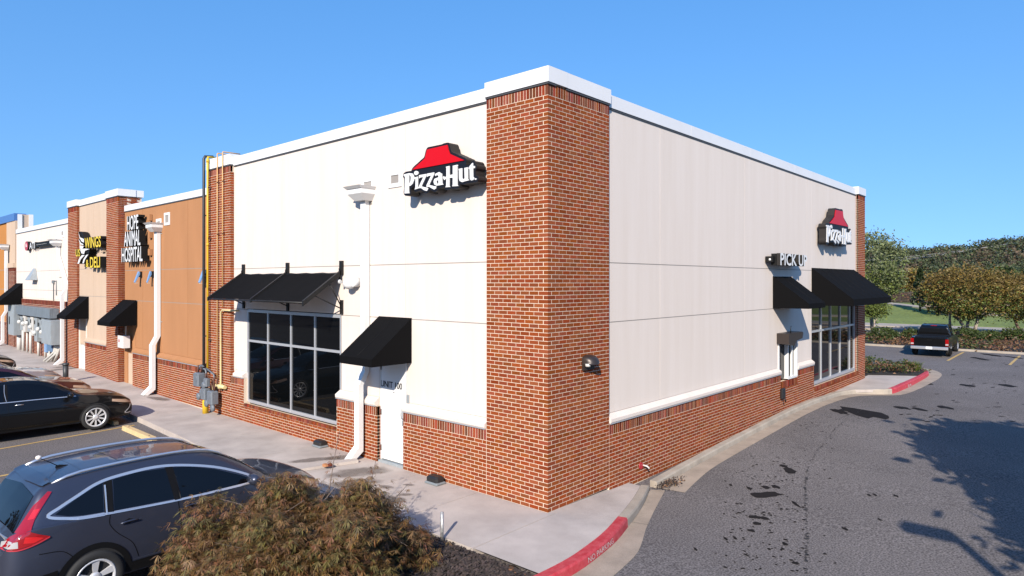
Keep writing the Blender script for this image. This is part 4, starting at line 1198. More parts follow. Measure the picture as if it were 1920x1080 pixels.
for y, z0, z1, dk in ((34.5, 1.35, 2.05, 0), (33.75, 1.3, 2.12, 1), (33.0, 1.35, 2.05, 0), (32.25, 1.2, 2.1, 1), (31.5, .95, 2.08, 1), (30.85, 1.15, 2.0, 0), (30.2, 1.05, 2.1, 1)):
    q = MB(); q.box(-.26 if dk else -.22, -.005, y - .26, y + .26, z0, z1); o = part('meter_box', q, M['pvc'] if dk and y > 30.5 and y != 31.5 else M['galv'], g)
    q = MB(); q.lathe([(.11, 0), (.11, .05), (.085, .12), (.03, .14)], (-.26, y, z0 + .42), 'x', 12)
    for k in range(12 * 4): pass
    q.v = [(-.26 - (a + .26), b, c) for a, b, c in q.v]; part('meter_dial', q, M['lens'], o)
    q = MB(); q.box(-.29, -.25, y + .1, y + .16, z1 - .3, z1 - .12); part('switch', q, M['blackmetal'], o)
q = MB(); q.box(-.25, -.005, 29.6, 30.0, .55, 1.0); part('junction_box', q, M['bluefix'], g)
q = MB()
for y, r, z1 in ((35.3, .12, 1.1), (34.5, .07, 1.4), (33.7, .045, 1.3), (33.0, .065, 1.4), (31.5, .06, 1.0), (30.3, .05, 1.1), (29.85, .04, .6), (29.62, .04, .6)):
    q = MB(); q.tube([(-.14, y, .22), (-.14, y, z1)], r, 8); part('conduit', q, M['pvc'], g)
for k in range(4):
    y = 27.95 + k * .22; q = MB(); q.tube([(-.2 - .25 * (k % 2), y + .55, .2), (-.16, y + .12, .62), (-.14, y, .85), (-.14, y, 1.05)], .055, 8)
    part('bent_conduit', q, M['pvc'], g)
q = MB(); q.tube([(.02, 29.6, 2.6), (.02, 29.6, 3.85), (.02, 29.15, 3.88), (.02, 29.13, 3.2)], .02, 6); q.box(-.03, .04, 29.5, 29.7, 3.75, 3.9); part('thin_conduit', q, M['greyplastic'], g)

# ------------------------------------------------------------------ lamps and small wall fittings
def halfdome(mb, c, w_, h_, dp, face='R', n=10, m=0):
    """wall-pack hood: quarter ellipsoid from the wall"""
    o = len(mb.v)
    for i in range(n + 1):
        a = math.pi * i / n
        for j in range(6):
            b_ = math.pi / 2 * j / 5
            mb.v.append((c[0] - w_ / 2 * math.cos(a), c[1] - dp * math.sin(a) ** .7 * math.cos(b_) ** .7 if face == 'R' else c[1], c[2] + h_ * (math.sin(b_)) * (.35 + .65 * math.sin(a) ** .5)))
    for i in range(n):
        for j in range(5):
            k = o + i * 6 + j; mb.f.append([k, k + 6, k + 7, k + 1]); mb.m.append(m); mb.sm.append(True)
    mb.f.append([o + i * 6 for i in range(n + 1)]); mb.m.append(m); mb.sm.append(False)
g = thing('wall_light', 'bronze domed wall light on the brick corner pier', 'wall light', (1.12, 0, 2.4))
q = MB(); halfdome(q, (1.12, -.002, 2.38), .33, .16, .23); part('hood', q, M['wallpack'], g)
q = MB(); q.box(.96, 1.28, -.05, -.001, 2.27, 2.40); part('back_box', q, M['wallpack'], g)
q = MB(); q.lathe([(.05, 0), (.05, .05)], (1.0, -.1, 2.345), n=8); part('sensor', q, M['lens'], g)
g = thing('security_camera', 'white dome security camera beside the window awning', 'security camera', (0, 5.55, 3.8))
q = MB(); q.lathe([(.055, -.20), (.10, -.17), (.125, -.10), (.125, -.02), (.10, .04), (.02, .07)], (-.06, 5.68, 3.80), 'y', 14); part('dome', q, M['white'], g)
q = MB(); q.lathe([(.10, 0), (.11, .06), (.10, .16)], (-.06, 5.48, 3.83), 'x', 12); part('mount', q, M['white'], g)
q = MB(); q.lathe([(.04, 0), (.055, .03), (.02, .05)], (-.09, 5.90, 3.84), 'y', 8); part('lens', q, M['lens'], g)
for i, (y, lb) in enumerate(((18.65, 'blue-grey floodlight tilted out below HOSPITAL'), (17.55, 'small blue-grey floodlight left of the brown wall downspout'), (13.28, 'blue-grey floodlight beside the dark grey pipe'))):
    g = thing('floodlight', lb, 'floodlight', (.05, y, 4.1), 'floodlights on the brown wall'); s = .45 if i != 1 else .36
    q = MB(); q.hexa([(-.30 * s, y - .13 * s, 3.82), (-.26 * s, y - .13 * s, 3.80), (-.26 * s, y + .13 * s, 3.80), (-.30 * s, y + .13 * s, 3.82)], [(.0, y - .16 * s, 4.2), (.06, y - .16 * s, 4.16), (.06, y + .16 * s, 4.16), (.0, y + .16 * s, 4.2)]); part('housing', q, M['bluefix'], g)
    q = MB(); q.box(.03, .10, y - .08, y + .08, 4.0, 4.2); part('mount', q, M['blackmetal'], g)
    q = MB(); q.box(-.25 * s, -.02, y - .12 * s, y + .10 * s, 3.785, 3.797); part('lamp_glass', q, M['lens'], g)
g = thing('wall_light', 'grey wedge wall light on the white unit', 'wall light', (.04, 33, 4.1))
q = MB(); q.hexa([(-.30, 32.5, 3.92), (.04, 32.5, 3.92), (.04, 33.4, 3.92), (-.30, 33.4, 3.92)], [(-.02, 32.85, 4.5), (.04, 32.85, 4.5), (.04, 33.1, 4.5), (-.02, 33.1, 4.5)]); part('housing', q, M['galv'], g)
q = MB(); q.box(-.28, .03, 32.55, 33.35, 3.905, 3.919); part('lens', q, M['lens'], g)
g = thing('notice_box', 'white notice box on a pole by the beige door', 'box', (-.1, 19.9, 1.7))
q = MB(); q.box(-.20, .02, 19.55, 20.15, 1.42, 1.86); part('box_body', q, M['white'], g)
q = MB(); q.box(-.206, -.201, 19.95, 20.05, 1.62, 1.72); part('label_mark', q, M['signmaroon'], g)
q = MB(); q.tube([(-.05, 19.75, 1.86), (-.05, 19.75, 2.9)], .025, 6); part('conduit', q, M['pvc'], g)
g = thing('service_canopy', 'dark grey metal hood over the pick-up window', 'hood', (11.4, -.3, 2.1))
q = MB(); q.prism([[(10.56, 2.36), (11.70, 2.36), (11.76, 2.31), (11.68, 2.17), (11.15, 2.12), (11.0, 2.0), (10.56, 2.06)]], lambda a, z, dd: (a, dd, z), -.27, .075); part('hood_shell', q, M['wallpack'], g)
q = MB(); q.tube([(10.9, -.2, 2.36), (10.88, -.2, 2.5), (10.93, -.2, 2.56)], .012, 6); part('aerial', q, M['blackmetal'], g)
g = thing('hose_tap', 'black hose tap box low on the brick below the pick-up window', 'tap', (10.7, -.05, .6))
q = MB(); q.bbox(10.58, 10.82, -.09, -.002, .50, .78, .02); part('tap_box', q, M['blackplastic'], g)
q = MB(); q.tube([(10.7, -.06, .52), (10.7, -.12, .47), (10.7, -.12, .40)], .02, 6); part('spout', q, M['blackmetal'], g)
g = thing('drain_outlet', 'red patched drain pipe low on the brick near the kerb gap', 'drain pipe', (2.99, -.02, .15))
q = MB(); q.lathe([(.07, 0), (.075, .01), (.06, .016)], (2.95, -.018, .17), 'y', 10); part('patch', q, M['signmaroon'], g)
q = MB(); q.tube([(3.02, 0, .17), (3.06, -.09, .15), (3.07, -.13, .11)], .018, 6); part('spout', q, M['pvc'], g)

# rodent bait boxes, splash block, post, wheel stops, small bollard
for y, x, lb in ((2.60, -.17, 'black bait box on the walk near the corner pier'), (6.70, -.10, 'black bait box under the big front window')):
    g = thing('bait_box', lb, 'bait box', (x, y, 0), 'bait boxes along the wall')
    q = MB(); q.bbox(x - .14, x + .11, y - .18, y + .18, .012, .05, .02); part('base', q, M['greyplastic'], g)
    q = MB(); q.bbox(x - .12, x + .09, y - .16, y + .16, .05, .155, .035); part('lid', q, M['blackplastic'], g)
g = thing('splash_block', 'concrete splash block trough below the near downspout', 'splash block', (-.9, 5.0, 0))
q = MB(); q.hexa([(-1.95, 5.34, .004), (-.34, 4.86, .004), (-.30, 5.06, .004), (-1.9, 5.56, .004)], [(-1.95, 5.34, .05), (-.34, 4.86, .07), (-.30, 5.06, .07), (-1.9, 5.56, .05)]); part('trough', q, M['concrete'], g)
g = thing('brick_rubble', 'small pile of broken brick on the splash block', 'rubble', (-1.0, 5.0, .06))
for k in range(4):
    x, y = -1.0 + rng.uniform(-.12, .12), 5.03 + rng.uniform(-.1, .1); q = MB(); q.bbox(x - .05, x + .04, y - .035, y + .035, .06, .06 + rng.uniform(.03, .07), .012); part('fragment', q, M['soil'] if k else M['brick_far'], g)
g = thing('marker_post', 'short galvanised steel post in the mulch bed', 'post', (-1.93, .47, -.05))
q = MB(); q.tube([(-1.93, .47, -.08), (-1.93, .47, .40)], .026, 10); part('shaft', q, M['steelpost'], g)
q = MB(); q.lathe([(.026, 0), (.02, .012), (.0, .016)], (-1.93, .47, .40), n=10); part('cap', q, M['steelpost'], g)
def wheel_stop(y0, y1, x, lb):
    z = lotz(x, (y0 + y1) / 2); g = thing('wheel_stop', lb, 'wheel stop', (x, (y0 + y1) / 2, z), 'wheel stops')
    q = MB(); pr = [(-.085, 0), (.085, 0), (.065, .11), (-.065, .11)]
    ysn = [y0, y0 + .06] + [y1 - .06, y1]; sc = [.75, 1, 1, .75]
    for yv, s in zip(ysn, sc):
        for a, b in pr: q.v.append((x + a * s, yv, z + .005 + b * s))
    for k in range(3):
        for j in range(4): q.f.append([k * 4 + j, k * 4 + (j + 1) % 4, (k + 1) * 4 + (j + 1) % 4, (k + 1) * 4 + j]); q.m.append(0); q.sm.append(False)
    q.f += [[3, 2, 1, 0], [12, 13, 14, 15]]; q.m += [0, 0]; q.sm += [False, False]
    part('bar', q, M['stop'], g)
    q = MB()
    for yy in (y0 + .35, y1 - .35): q.lathe([(.018, 0), (.018, .012)], (x, yy, z + .112), n=6)
    part('spike_head', q, M['rust'], g)
wheel_stop(10.62, 12.75, -2.32, 'cream wheel stop in the empty space beside the dark blue car')
wheel_stop(13.45, 15.4, -2.30, 'cream wheel stop under the nose of the black sedan')
wheel_stop(7.7, 9.6, -2.75, 'cream wheel stop beyond the dark blue car')
g = thing('pipe_stub', 'short black vent pipe on the far walk', 'bollard', (-1.4, 21.9, .1))
q = MB(); q.tube([(-1.4, 21.9, .1), (-1.4, 21.9, .72)], .09, 10); part('shaft', q, M['gpipe'], g)
q = MB(); q.lathe([(.11, 0), (.12, .03), (.10, .09)], (-1.4, 21.9, .72), n=10); part('cap', q, M['gpipe'], g)

# ------------------------------------------------------------------ signs
def text_mesh(txt, bold=.0, ext=.05):
    cu = bpy.data.curves.new('lettering', 'FONT'); cu.body = txt; cu.size = 1; cu.extrude = ext; cu.offset = bold; cu.resolution_u = 3
    ob = bpy.data.objects.new('lettering', cu); COL.objects.link(ob)
    dg = bpy.context.evaluated_depsgraph_get(); dg.update()
    me = bpy.data.meshes.new_from_object(ob.evaluated_get(dg))
    vs = [tuple(v.co) for v in me.vertices]; fs = [tuple(p.vertices) for p in me.polygons]; nz = [p.normal.z for p in me.polygons]
    bpy.data.objects.remove(ob); bpy.data.curves.remove(cu); bpy.data.meshes.remove(me)
    return vs, fs, nz
def letters(txt, root, to3, s0, s1, z0, z1, dface, dback, mface, mside, bold=.0, name='letter', each=True):
    """extruded letters filling s0..s1 (reading direction) and z0..z1"""
    probe = text_mesh(txt, bold)[0]
    bx0, bx1 = min(v[0] for v in probe), max(v[0] for v in probe); bz0, bz1 = min(v[1] for v in probe), max(v[1] for v in probe)
    items = []
    if each:
        for i, ch in enumerate(txt):
            if ch == ' ': continue
            pre = text_mesh(txt[:i + 1], bold); a = max(v[0] for v in pre[0])
            one = text_mesh(ch, bold); w1 = max(v[0] for v in one[0])
            items.append((one, a - w1))
    else: items.append((text_mesh(txt, bold), 0))
    for (vs, fs, nz), off in items:
        q = MB()
        for x, y, z in vs:
            s = s0 + (x + off - bx0) / (bx1 - bx0) * (s1 - s0); zz = z0 + (y - bz0) / (bz1 - bz0) * (z1 - z0)
            q.v.append(to3(s, zz, dface if z > 0 else dback))
        for f, n in zip(fs, nz): q.f.append(list(f)); q.m.append(0 if n > .5 else 1); q.sm.append(False)
        part(name, q, [mface, mside], root)
LW = lambda s, z, d: (d, s, z)        # on the front: reading direction runs towards -Y
RW = lambda s, z, d: (s, d, z)        # on the drive-through side: towards +X

g = thing('vet_sign', 'white lettered sign HOPE ANIMAL HOSPITAL on the brown wall', 'sign', (0, 19, 4.5))
xs_ = -.20
def box_l(u0, u1, vt, vb, x):
    a = onx(u0, (vt + vb) / 2, x); b = onx(u1, (vt + vb) / 2, x); c = onx((u0 + u1) / 2, vt, x); d_ = onx((u0 + u1) / 2, vb, x)
    return a[0], b[0], d_[1], c[1]
for tx, u0, u1, vt, vb in (('HOPE', 238, 259, 403.5, 431), ('ANIMAL', 232.6, 263, 432.5, 461), ('HOSPITAL', 228, 267, 463, 491)):
    a, b, z0, z1 = box_l(u0, u1, vt, vb, xs_); letters(tx, g, LW, a, b, z0, z1, xs_, .02, M['signwhite'], M['ink'], .012)
for z in (4.75, 5.35, 5.95): q = MB(); q.box(.0, .085, 17.6, 17.75, z, z + .22); part('transformer_box', q, M['stucco_brown'], g)
g = thing('deli_sign', 'yellow and white lettered sign WINGS US & DELI on the tan wall', 'sign', (0, 24, 4.5)); xs_ = -.30
for tx, u0, u1, vt, vb in (('WINGS', 158.7, 188.9, 444, 464.5), ('US', 142, 150, 467, 481), ('&', 161, 166, 487, 501), ('DELI', 168.7, 187.5, 481.5, 501.8)):
    a, b, z0, z1 = box_l(u0, u1, vt, vb, xs_); letters(tx, g, LW, a, b, z0, z1, xs_, -.06, M['signyellow'], M['ink'], .018)
def zoomL(pts, x, sc=8., ou=0., ov=380.): return [onx(ou + a / sc, ov + b / sc, x) for a, b in pts]
for pts in ([(1180, 435), (1205, 520), (1262, 545), (1262, 600), (1225, 580), (1195, 520)], [(1182, 540), (1215, 600), (1255, 625), (1250, 640), (1205, 620)], [(1200, 650), (1260, 655), (1240, 690), (1205, 690)],
            [(1165, 918), (1185, 850), (1230, 785), (1275, 785), (1215, 850), (1190, 915)], [(1240, 910), (1255, 850), (1295, 785), (1330, 775), (1280, 850), (1260, 910)], [(1205, 700), (1250, 690), (1300, 690), (1350, 695), (1280, 720), (1265, 770), (1225, 760)]):
    q = MB(); q.prism([zoomL(pts, xs_)], LW, xs_ - .01, -.05, 0, 1); part('wing_feather', q, [M['signwhite'], M['ink']], g)
for pts in ([(1190, 432), (1230, 440), (1262, 520), (1262, 545), (1215, 520)], [(1210, 610), (1258, 600), (1262, 650), (1215, 640)], [(1300, 780), (1340, 770), (1290, 880), (1265, 960)], [(1290, 690), (1345, 700), (1330, 770), (1280, 760)]):
    q = MB(); q.prism([zoomL(pts, -.27)], LW, -.27, -.05); part('wing_black', q, M['ink'], g)  # black swooshes of the wing emblem, the sign's own colour
for z in (5.0, 4.45): q = MB(); q.box(-.1, 0, 22.15, 22.45, z, z + .3); part('transformer_box', q, M['stucco_tan'], g)
g = thing('therapy_sign', 'small sign with a red disc and white ATI letters on the white unit', 'sign', (0, 32, 5.5)); xs_ = -.14
a, b, z0, z1 = box_l(46.2, 52.3, 452.5, 470, xs_)
q = MB(); pr = []
for k in range(20):
    t_ = 2 * math.pi * k / 20; pr.append(((a + b) / 2 + (a - b) / 2 * math.cos(t_), (z0 + z1) / 2 + (z1 - z0) / 2 * math.sin(t_)))
q.prism([pr], LW, xs_, .03, 0, 1); part('disc', q, [M['signmaroon'], M['ink']], g)
q = MB(); cy, cz, r = (a + b) / 2, (z0 + z1) / 2, (z1 - z0) / 2
q.prism([[(cy + .5 * r, cz - .25 * r), (cy, cz + .55 * r), (cy - .5 * r, cz - .25 * r), (cy - .3 * r, cz - .25 * r), (cy, cz + .25 * r), (cy + .3 * r, cz - .25 * r)]], LW, xs_ - .02, xs_ - .001); part('peak_mark', q, M['signwhite'], g)
a, b, z0, z1 = box_l(55, 65.3, 454.5, 466.5, xs_); letters('ATI', g, LW, a, b, z0, z1, xs_, .03, M['signwhite'], M['ink'], .015)
a, b, z0, z1 = box_l(66.3, 96, 452.3, 461.5, xs_)
q = MB(); q.box(xs_ + .03, .03, b, a, z0, z1); part('strip_backing', q, M['ink'], g)
letters('PHYSICAL THERAPY', g, LW, a - .15, b + .8, z0 + .1, z1 - .12, xs_, xs_ + .02, M['signwhite'], M['signwhite'], .01, 'strip_lettering', False)
g = thing('pickup_sign', 'white lettered PICK UP sign on a black raceway above the small awning', 'sign', (10.9, 0, 4.4)); ys_ = -.30
q = MB(); q.box(9.85, 11.75, -.20, -.03, 4.30, 4.62); part('raceway', q, M['ink'], g)
letters('PICK UP', g, RW, 9.80, 12.0, 4.29, 4.63, ys_, -.20, M['signwhite'], M['signreturn'], .02)
q = MB(); q.box(9.66, 9.845, -.14, .06, 4.38, 4.54); part('junction_box', q, M['ink'], g)
q = MB(); q.box(9.654, 9.659, -.09, -.04, 4.43, 4.48); part('label_plate', q, M['plate'], g)
letters('UNIT 100', door, LW, onx(714.3, 716, .084)[0], onx(754, 716, .084)[0], 1.60, 1.735, .080, .084, M['ink'], M['ink'], .012, 'lettering', False)

# pizza sign: glyphs drawn in their own units (x to the right, y up), built on both walls
def fromzoom(pts):
    out = []
    for a, b in pts:
        y, z = onx(740 + a / 8.306, 255 + b / 8.306, -.22); out.append((3.52 - y, z - 5.5))
    return out
ROOF = fromzoom([(283, 528), (478, 352), (490, 300), (512, 212), (828, 140), (845, 215), (868, 280), (980, 330), (1090, 380)])
def circ(cx, cy, r, n=14): return [(cx + r * math.cos(2 * math.pi * k / n), cy - r * math.sin(2 * math.pi * k / n)) for k in range(n)]
GLY = [
 [[(150, 600), (235, 580), (285, 585), (308, 625), (310, 690), (290, 745), (255, 778), (235, 780), (228, 760), (230, 870), (236, 892), (160, 897), (164, 872), (170, 660), (172, 635), (150, 622)], [(233, 612), (255, 618), (262, 650), (257, 700), (245, 735), (232, 745)]],
 [circ(345, 578, 33)],
 [[(313, 648), (372, 632), (368, 795), (388, 815), (320, 835), (333, 805), (334, 672), (315, 668)]],
 [[(388, 612), (505, 592), (500, 630), (428, 785), (470, 798), (505, 802), (535, 815), (512, 858), (470, 847), (420, 812), (382, 815), (386, 790), (455, 642), (415, 647), (392, 662)]],
 [[(513, 588), (625, 568), (620, 608), (548, 765), (590, 772), (622, 783), (660, 785), (650, 820), (625, 836), (590, 817), (545, 792), (507, 795), (505, 770), (578, 617), (535, 625), (514, 640)]],
 [[(640, 592), (700, 563), (745, 590), (750, 738), (765, 758), (700, 770), (660, 775), (626, 755), (615, 710), (630, 668), (690, 645), (694, 620), (670, 610), (642, 628)], [(690, 682), (692, 740), (668, 750), (660, 712)]],
 [[(808, 480), (862, 468), (862, 610), (915, 600), (915, 465), (985, 450), (1000, 455), (985, 482), (985, 765), (1000, 780), (905, 785), (914, 760), (915, 650), (862, 655), (860, 780), (872, 795), (800, 800), (812, 775), (815, 662), (785, 690), (760, 650), (770, 627), (790, 640), (815, 635), (815, 502)]],
 [[(1003, 515), (1060, 503), (1060, 660), (1080, 678), (1100, 660), (1095, 500), (1148, 488), (1150, 675), (1172, 690), (1110, 705), (1060, 720), (1022, 702), (1012, 660), (1010, 540)]],
 [[(1165, 490), (1210, 430), (1226, 420), (1228, 475), (1255, 468), (1255, 500), (1228, 510), (1230, 640), (1252, 658), (1236, 685), (1202, 695), (1180, 670), (1177, 515), (1162, 515)]],
 [circ(1268, 672, 13, 10)],
]
GLY = [[fromzoom(l) for l in gg] for gg in GLY]
FILL = fromzoom([(283, 528), (1090, 380), (1080, 470), (800, 640), (300, 620)])
# outline of the black backing: everything grown by a fixed margin
def inside(px, py, loop):
    c = np.zeros(px.shape, bool); n = len(loop); j = n - 1
    for i in range(n):
        xi, yi = loop[i]; xj, yj = loop[j]
        if yi != yj:
            k = ((yi > py) != (yj > py)) & (px < (xj - xi) * (py - yi) / (yj - yi) + xi); c ^= k
        j = i
    return c
RES = .011
gx_ = np.arange(-.12, 2.36, RES); gy_ = np.arange(-.25, 1.12, RES)
PXg, PYg = np.meshgrid(gx_, gy_, indexing='ij')
mask = inside(PXg, PYg, ROOF) | inside(PXg, PYg, FILL)
for gg in GLY: mask |= inside(PXg, PYg, gg[0])
gr = np.zeros_like(mask); rr = 4
for a in range(-rr, rr + 1):
    for b in range(-rr, rr + 1):
        if a * a + b * b <= rr * rr + 1: gr |= np.roll(np.roll(mask, a, 0), b, 1)
def contours(g):
    """outer edges of a bitmap as closed loops"""
    nxt = {}; nx_, ny_ = g.shape
    for i, j in np.argwhere(g):
        for (di, dj, p, q) in ((0, -1, (i, j), (i + 1, j)), (1, 0, (i + 1, j), (i + 1, j + 1)), (0, 1, (i + 1, j + 1), (i, j + 1)), (-1, 0, (i, j + 1), (i, j))):
            if not g[i + di, j + dj]: nxt.setdefault(p, []).append(q)
    loops = []
    while nxt:
        p = next(iter(nxt)); st = p; l = []
        while True:
            l.append(p); q = nxt[p].pop()
            if not nxt[p]: del nxt[p]
            p = q
            if p == st: break
        loops.append(l)
    return loops
cl = []
for l in contours(gr):
    if len(l) < 40: continue
    a = np.array(l, float)
    for _ in range(3): a = (np.roll(a, 1, 0) + 2 * a + np.roll(a, -1, 0)) / 4
    keep = a[::3]
    ar = .5 * np.sum(keep[:, 0] * np.roll(keep[:, 1], -1) - keep[:, 1] * np.roll(keep[:, 0], -1))
    if ar > 0: cl.append([(gx_[0] + (x - .5) * RES, gy_[0] + (y - .5) * RES) for x, y in keep])
def pizza_sign(label, face, o_s, o_z, k, dback, dface, loc):
    g = thing('restaurant_sign', label, 'sign', loc)
    if face == 'L': T = lambda a, b, d_: (d_, o_s - a * k, o_z + b * k)
    else: T = lambda a, b, d_: (o_s + a * k, d_, o_z + b * k)
    q = MB()
    for l in cl: q.prism([l], T, dface, dback, 0, 1)
    bk = part('backing', q, [M['signnavy'], M['signreturn']], g)
    e = -.018
    q = MB(); q.prism([ROOF], T, dface + e, dface - .001); part('roof_emblem', q, M['signred'], g)
    for gg in GLY[:-1]:
        q = MB(); q.prism(gg, T, dface + e, dface - .001); part('letter', q, M['signwhite'], g)
    q = MB(); q.prism(GLY[-1], T, dface + e, dface - .001); part('mark_dot', q, M['signwhite'], g)
    return g
pizza_sign('red roof PIZZA HUT sign on the front wall beside the corner pier'.replace('PIZZA HUT ', ''), 'L', 3.52, 5.5, 1.0, .02, -.22, (0, 2.5, 5.5))
pizza_sign('larger red roof sign with white script above the drive-through shop awning', 'R', 14.02, 4.99, 1.43, .0, -.22, (15.5, 0, 5))

# painted kerb lettering
def kerb_text(txt, out, i0, i1, zb, zt, nm, m):
    pass
def curved_text(txt, pts, zlow, h, parent, offs=.006):
    """flat lettering following the outer face of a kerb"""
    vs, fs, nz = text_mesh(txt, .0, 0.0)
    x0, x1 = min(v[0] for v in vs), max(v[0] for v in vs); y0, y1 = min(v[1] for v in vs), max(v[1] for v in vs)
    ds = [0]
    for a, b in zip(pts[:-1], pts[1:]): ds.append(ds[-1] + math.dist(a, b))
    q = MB()
    for x, y, z in vs:
        s = (x - x0) / (x1 - x0) * ds[-1]
        px = float(np.interp(s, ds, [p[0] for p in pts])); py = float(np.interp(s, ds, [p[1] for p in pts]))
        k = min(len(pts) - 2, max(0, int(np.searchsorted(ds, s)) - 1)); t_ = Vector((pts[k + 1][0] - pts[k][0], pts[k + 1][1] - pts[k][1])).normalized()
        hh = (y - y0) / (y1 - y0); f = .010 * hh * 1.0
        q.v.append((px + t_.y * (offs) - t_.y * f, py - t_.x * offs + t_.x * f, zlow(px, py) + hh * h))
    for f in fs: q.f.append(list(f)); q.m.append(0); q.sm.append(False)
    return part('lettering', q, M['worn'], parent)
rk = [o for o in corner_kerb.children if o.name.startswith('red_kerb')][0]
sel = [p for p in ko if -1.02 < p[0] < .02]
curved_text('NO PARKING', resample(sel, 24), lambda x, y: lotz(x, y) + .035, .075, rk)
s2 = [p for p in dens(K2, 4) if 19.2 < p[0] < 20.1 and p[1] < -1]
curved_text('EA', resample(s2, 6), lambda x, y: lotz(x, y) + .03, .08, far_red)

# ------------------------------------------------------------------ vehicles
def crom(a, n):
    """Catmull-Rom through rows of a (array k x m), n samples per span"""
    a = np.asarray(a, float); k = len(a); out = []
    for i in range(k - 1):
        p0, p1, p2, p3 = a[max(0, i - 1)], a[i], a[i + 1], a[min(k - 1, i + 2)]
        for j in range(n):
            t = j / n
            out.append(.5 * (2 * p1 + (p2 - p0) * t + (2 * p0 - 5 * p1 + 4 * p2 - p3) * t * t + (3 * p1 - p0 - 3 * p2 + p3) * t ** 3))
    out.append(a[-1]); return np.array(out)

class Loft:
    """car skin: stations (x, ring of 10 half points); side_y gives the skin for patches"""
    def __init__(s, stations, ns=6, nt=5):
        A = np.array([[[st[0], p[0], p[1]] for p in st[1]] for st in stations])   # k, 10, 3
        k, r, _ = A.shape
        B = crom(A.reshape(k, -1), ns).reshape(-1, r, 3)
        B = np.array([crom(B[i], nt) for i in range(len(B))])
        B[:, :, 1] = np.maximum(B[:, :, 1], 0); s.G = B; s.nt = nt
        s.xs = B[:, 0, 0]
    def mesh(s, mb, m=0):
        G = s.G; n, t, _ = G.shape; o = len(mb.v)
        full = np.concatenate([G * np.array([1, -1, 1]), G[:, ::-1][:, 1:-1]], 1)  # closed ring
        w_ = full.shape[1]
        for i in range(n):
            for j in range(w_): mb.v.append(tuple(full[i, j]))
        for i in range(n - 1):
            for j in range(w_):
                j2 = (j + 1) % w_
                mb.f.append([o + i * w_ + j, o + (i + 1) * w_ + j, o + (i + 1) * w_ + j2, o + i * w_ + j2]); mb.m.append(m); mb.sm.append(True)
        mb.f.append([o + j for j in range(w_)]); mb.m.append(m); mb.sm.append(False)
        q = o + (n - 1) * w_; mb.f.append([q + j for j in range(w_ - 1, -1, -1)]); mb.m.append(m); mb.sm.append(False)
    def ring(s, x):
        f = float(np.interp(x, s.xs, np.arange(len(s.xs)))); i = min(len(s.xs) - 2, int(f)); t = f - i
        return s.G[i] * (1 - t) + s.G[i + 1] * t
    def side_y(s, x, z):
        r = s.ring(x); a, b = 2 * s.nt, 7 * s.nt
        zz = np.maximum.accumulate(r[a:b + 1, 2]); return float(np.interp(z, zz + np.arange(len(zz)) * 1e-7, r[a:b + 1, 1]))
    def patch(s, mb, poly, side=-1, off=.004, nx=18, nz=6, m=0):
        """skin patch inside an x-monotone polygon given in side view"""
        P_ = poly; x0, x1 = min(p[0] for p in P_), max(p[0] for p in P_)
        xs_ = sorted(set([x0 + (x1 - x0) * k / nx for k in range(nx + 1)] + [p[0] for p in P_]))
        o = len(mb.v)
        for x in xs_:
            xe_ = min(max(x, x0 + 1e-4), x1 - 1e-4); zz = []
            for (ax, az), (bx_, bz_) in zip(P_, P_[1:] + P_[:1]):
                if (ax - xe_) * (bx_ - xe_) <= 0 and ax != bx_: zz.append(az + (bz_ - az) * (xe_ - ax) / (bx_ - ax))
            lo, hi = min(zz), max(zz)
            for j in range(nz + 1):
                z = lo + (hi - lo) * j / nz; mb.v.append((x, side * (s.side_y(x, z) + off), z))
        w_ = nz + 1
        for i in range(len(xs_) - 1):
            for j in range(nz):
                f = [o + i * w_ + j, o + (i + 1) * w_ + j, o + (i + 1) * w_ + j + 1, o + i * w_ + j + 1]
                mb.f.append(f if side < 0 else f[::-1]); mb.m.append(m); mb.sm.append(True)
    def line(s, pts, side=-1, off=.004):
        return [(x, side * (s.side_y(x, z) + off), z) for x, z in pts]
    def top(s, mb, x0f, x1f, ymax, off=.004, n=10, k=10, m=0):
        """patch across the upper skin, between x0f(y) and x1f(y), |y| < ymax(x)"""
        o = len(mb.v)
        for i in range(n + 1):
            for j in range(-k, k + 1):
                fy = j / k
                x = x0f(abs(fy)) + (x1f(abs(fy)) - x0f(abs(fy))) * i / n; y = ymax(x) * fy
                r = s.ring(x); a = 4 * s.nt; yy, zz = r[a:, 1][::-1], r[a:, 2][::-1]
                yy = np.maximum.accumulate(yy + np.arange(len(yy)) * 1e-7); z = float(np.interp(abs(y), yy, zz))
                mb.v.append((x, y, z + off))
        w_ = 2 * k + 1
        for i in range(n):
            for j in range(2 * k): mb.f.append([o + i * w_ + j, o + (i + 1) * w_ + j, o + (i + 1) * w_ + j + 1, o + i * w_ + j + 1]); mb.m.append(m); mb.sm.append(True)

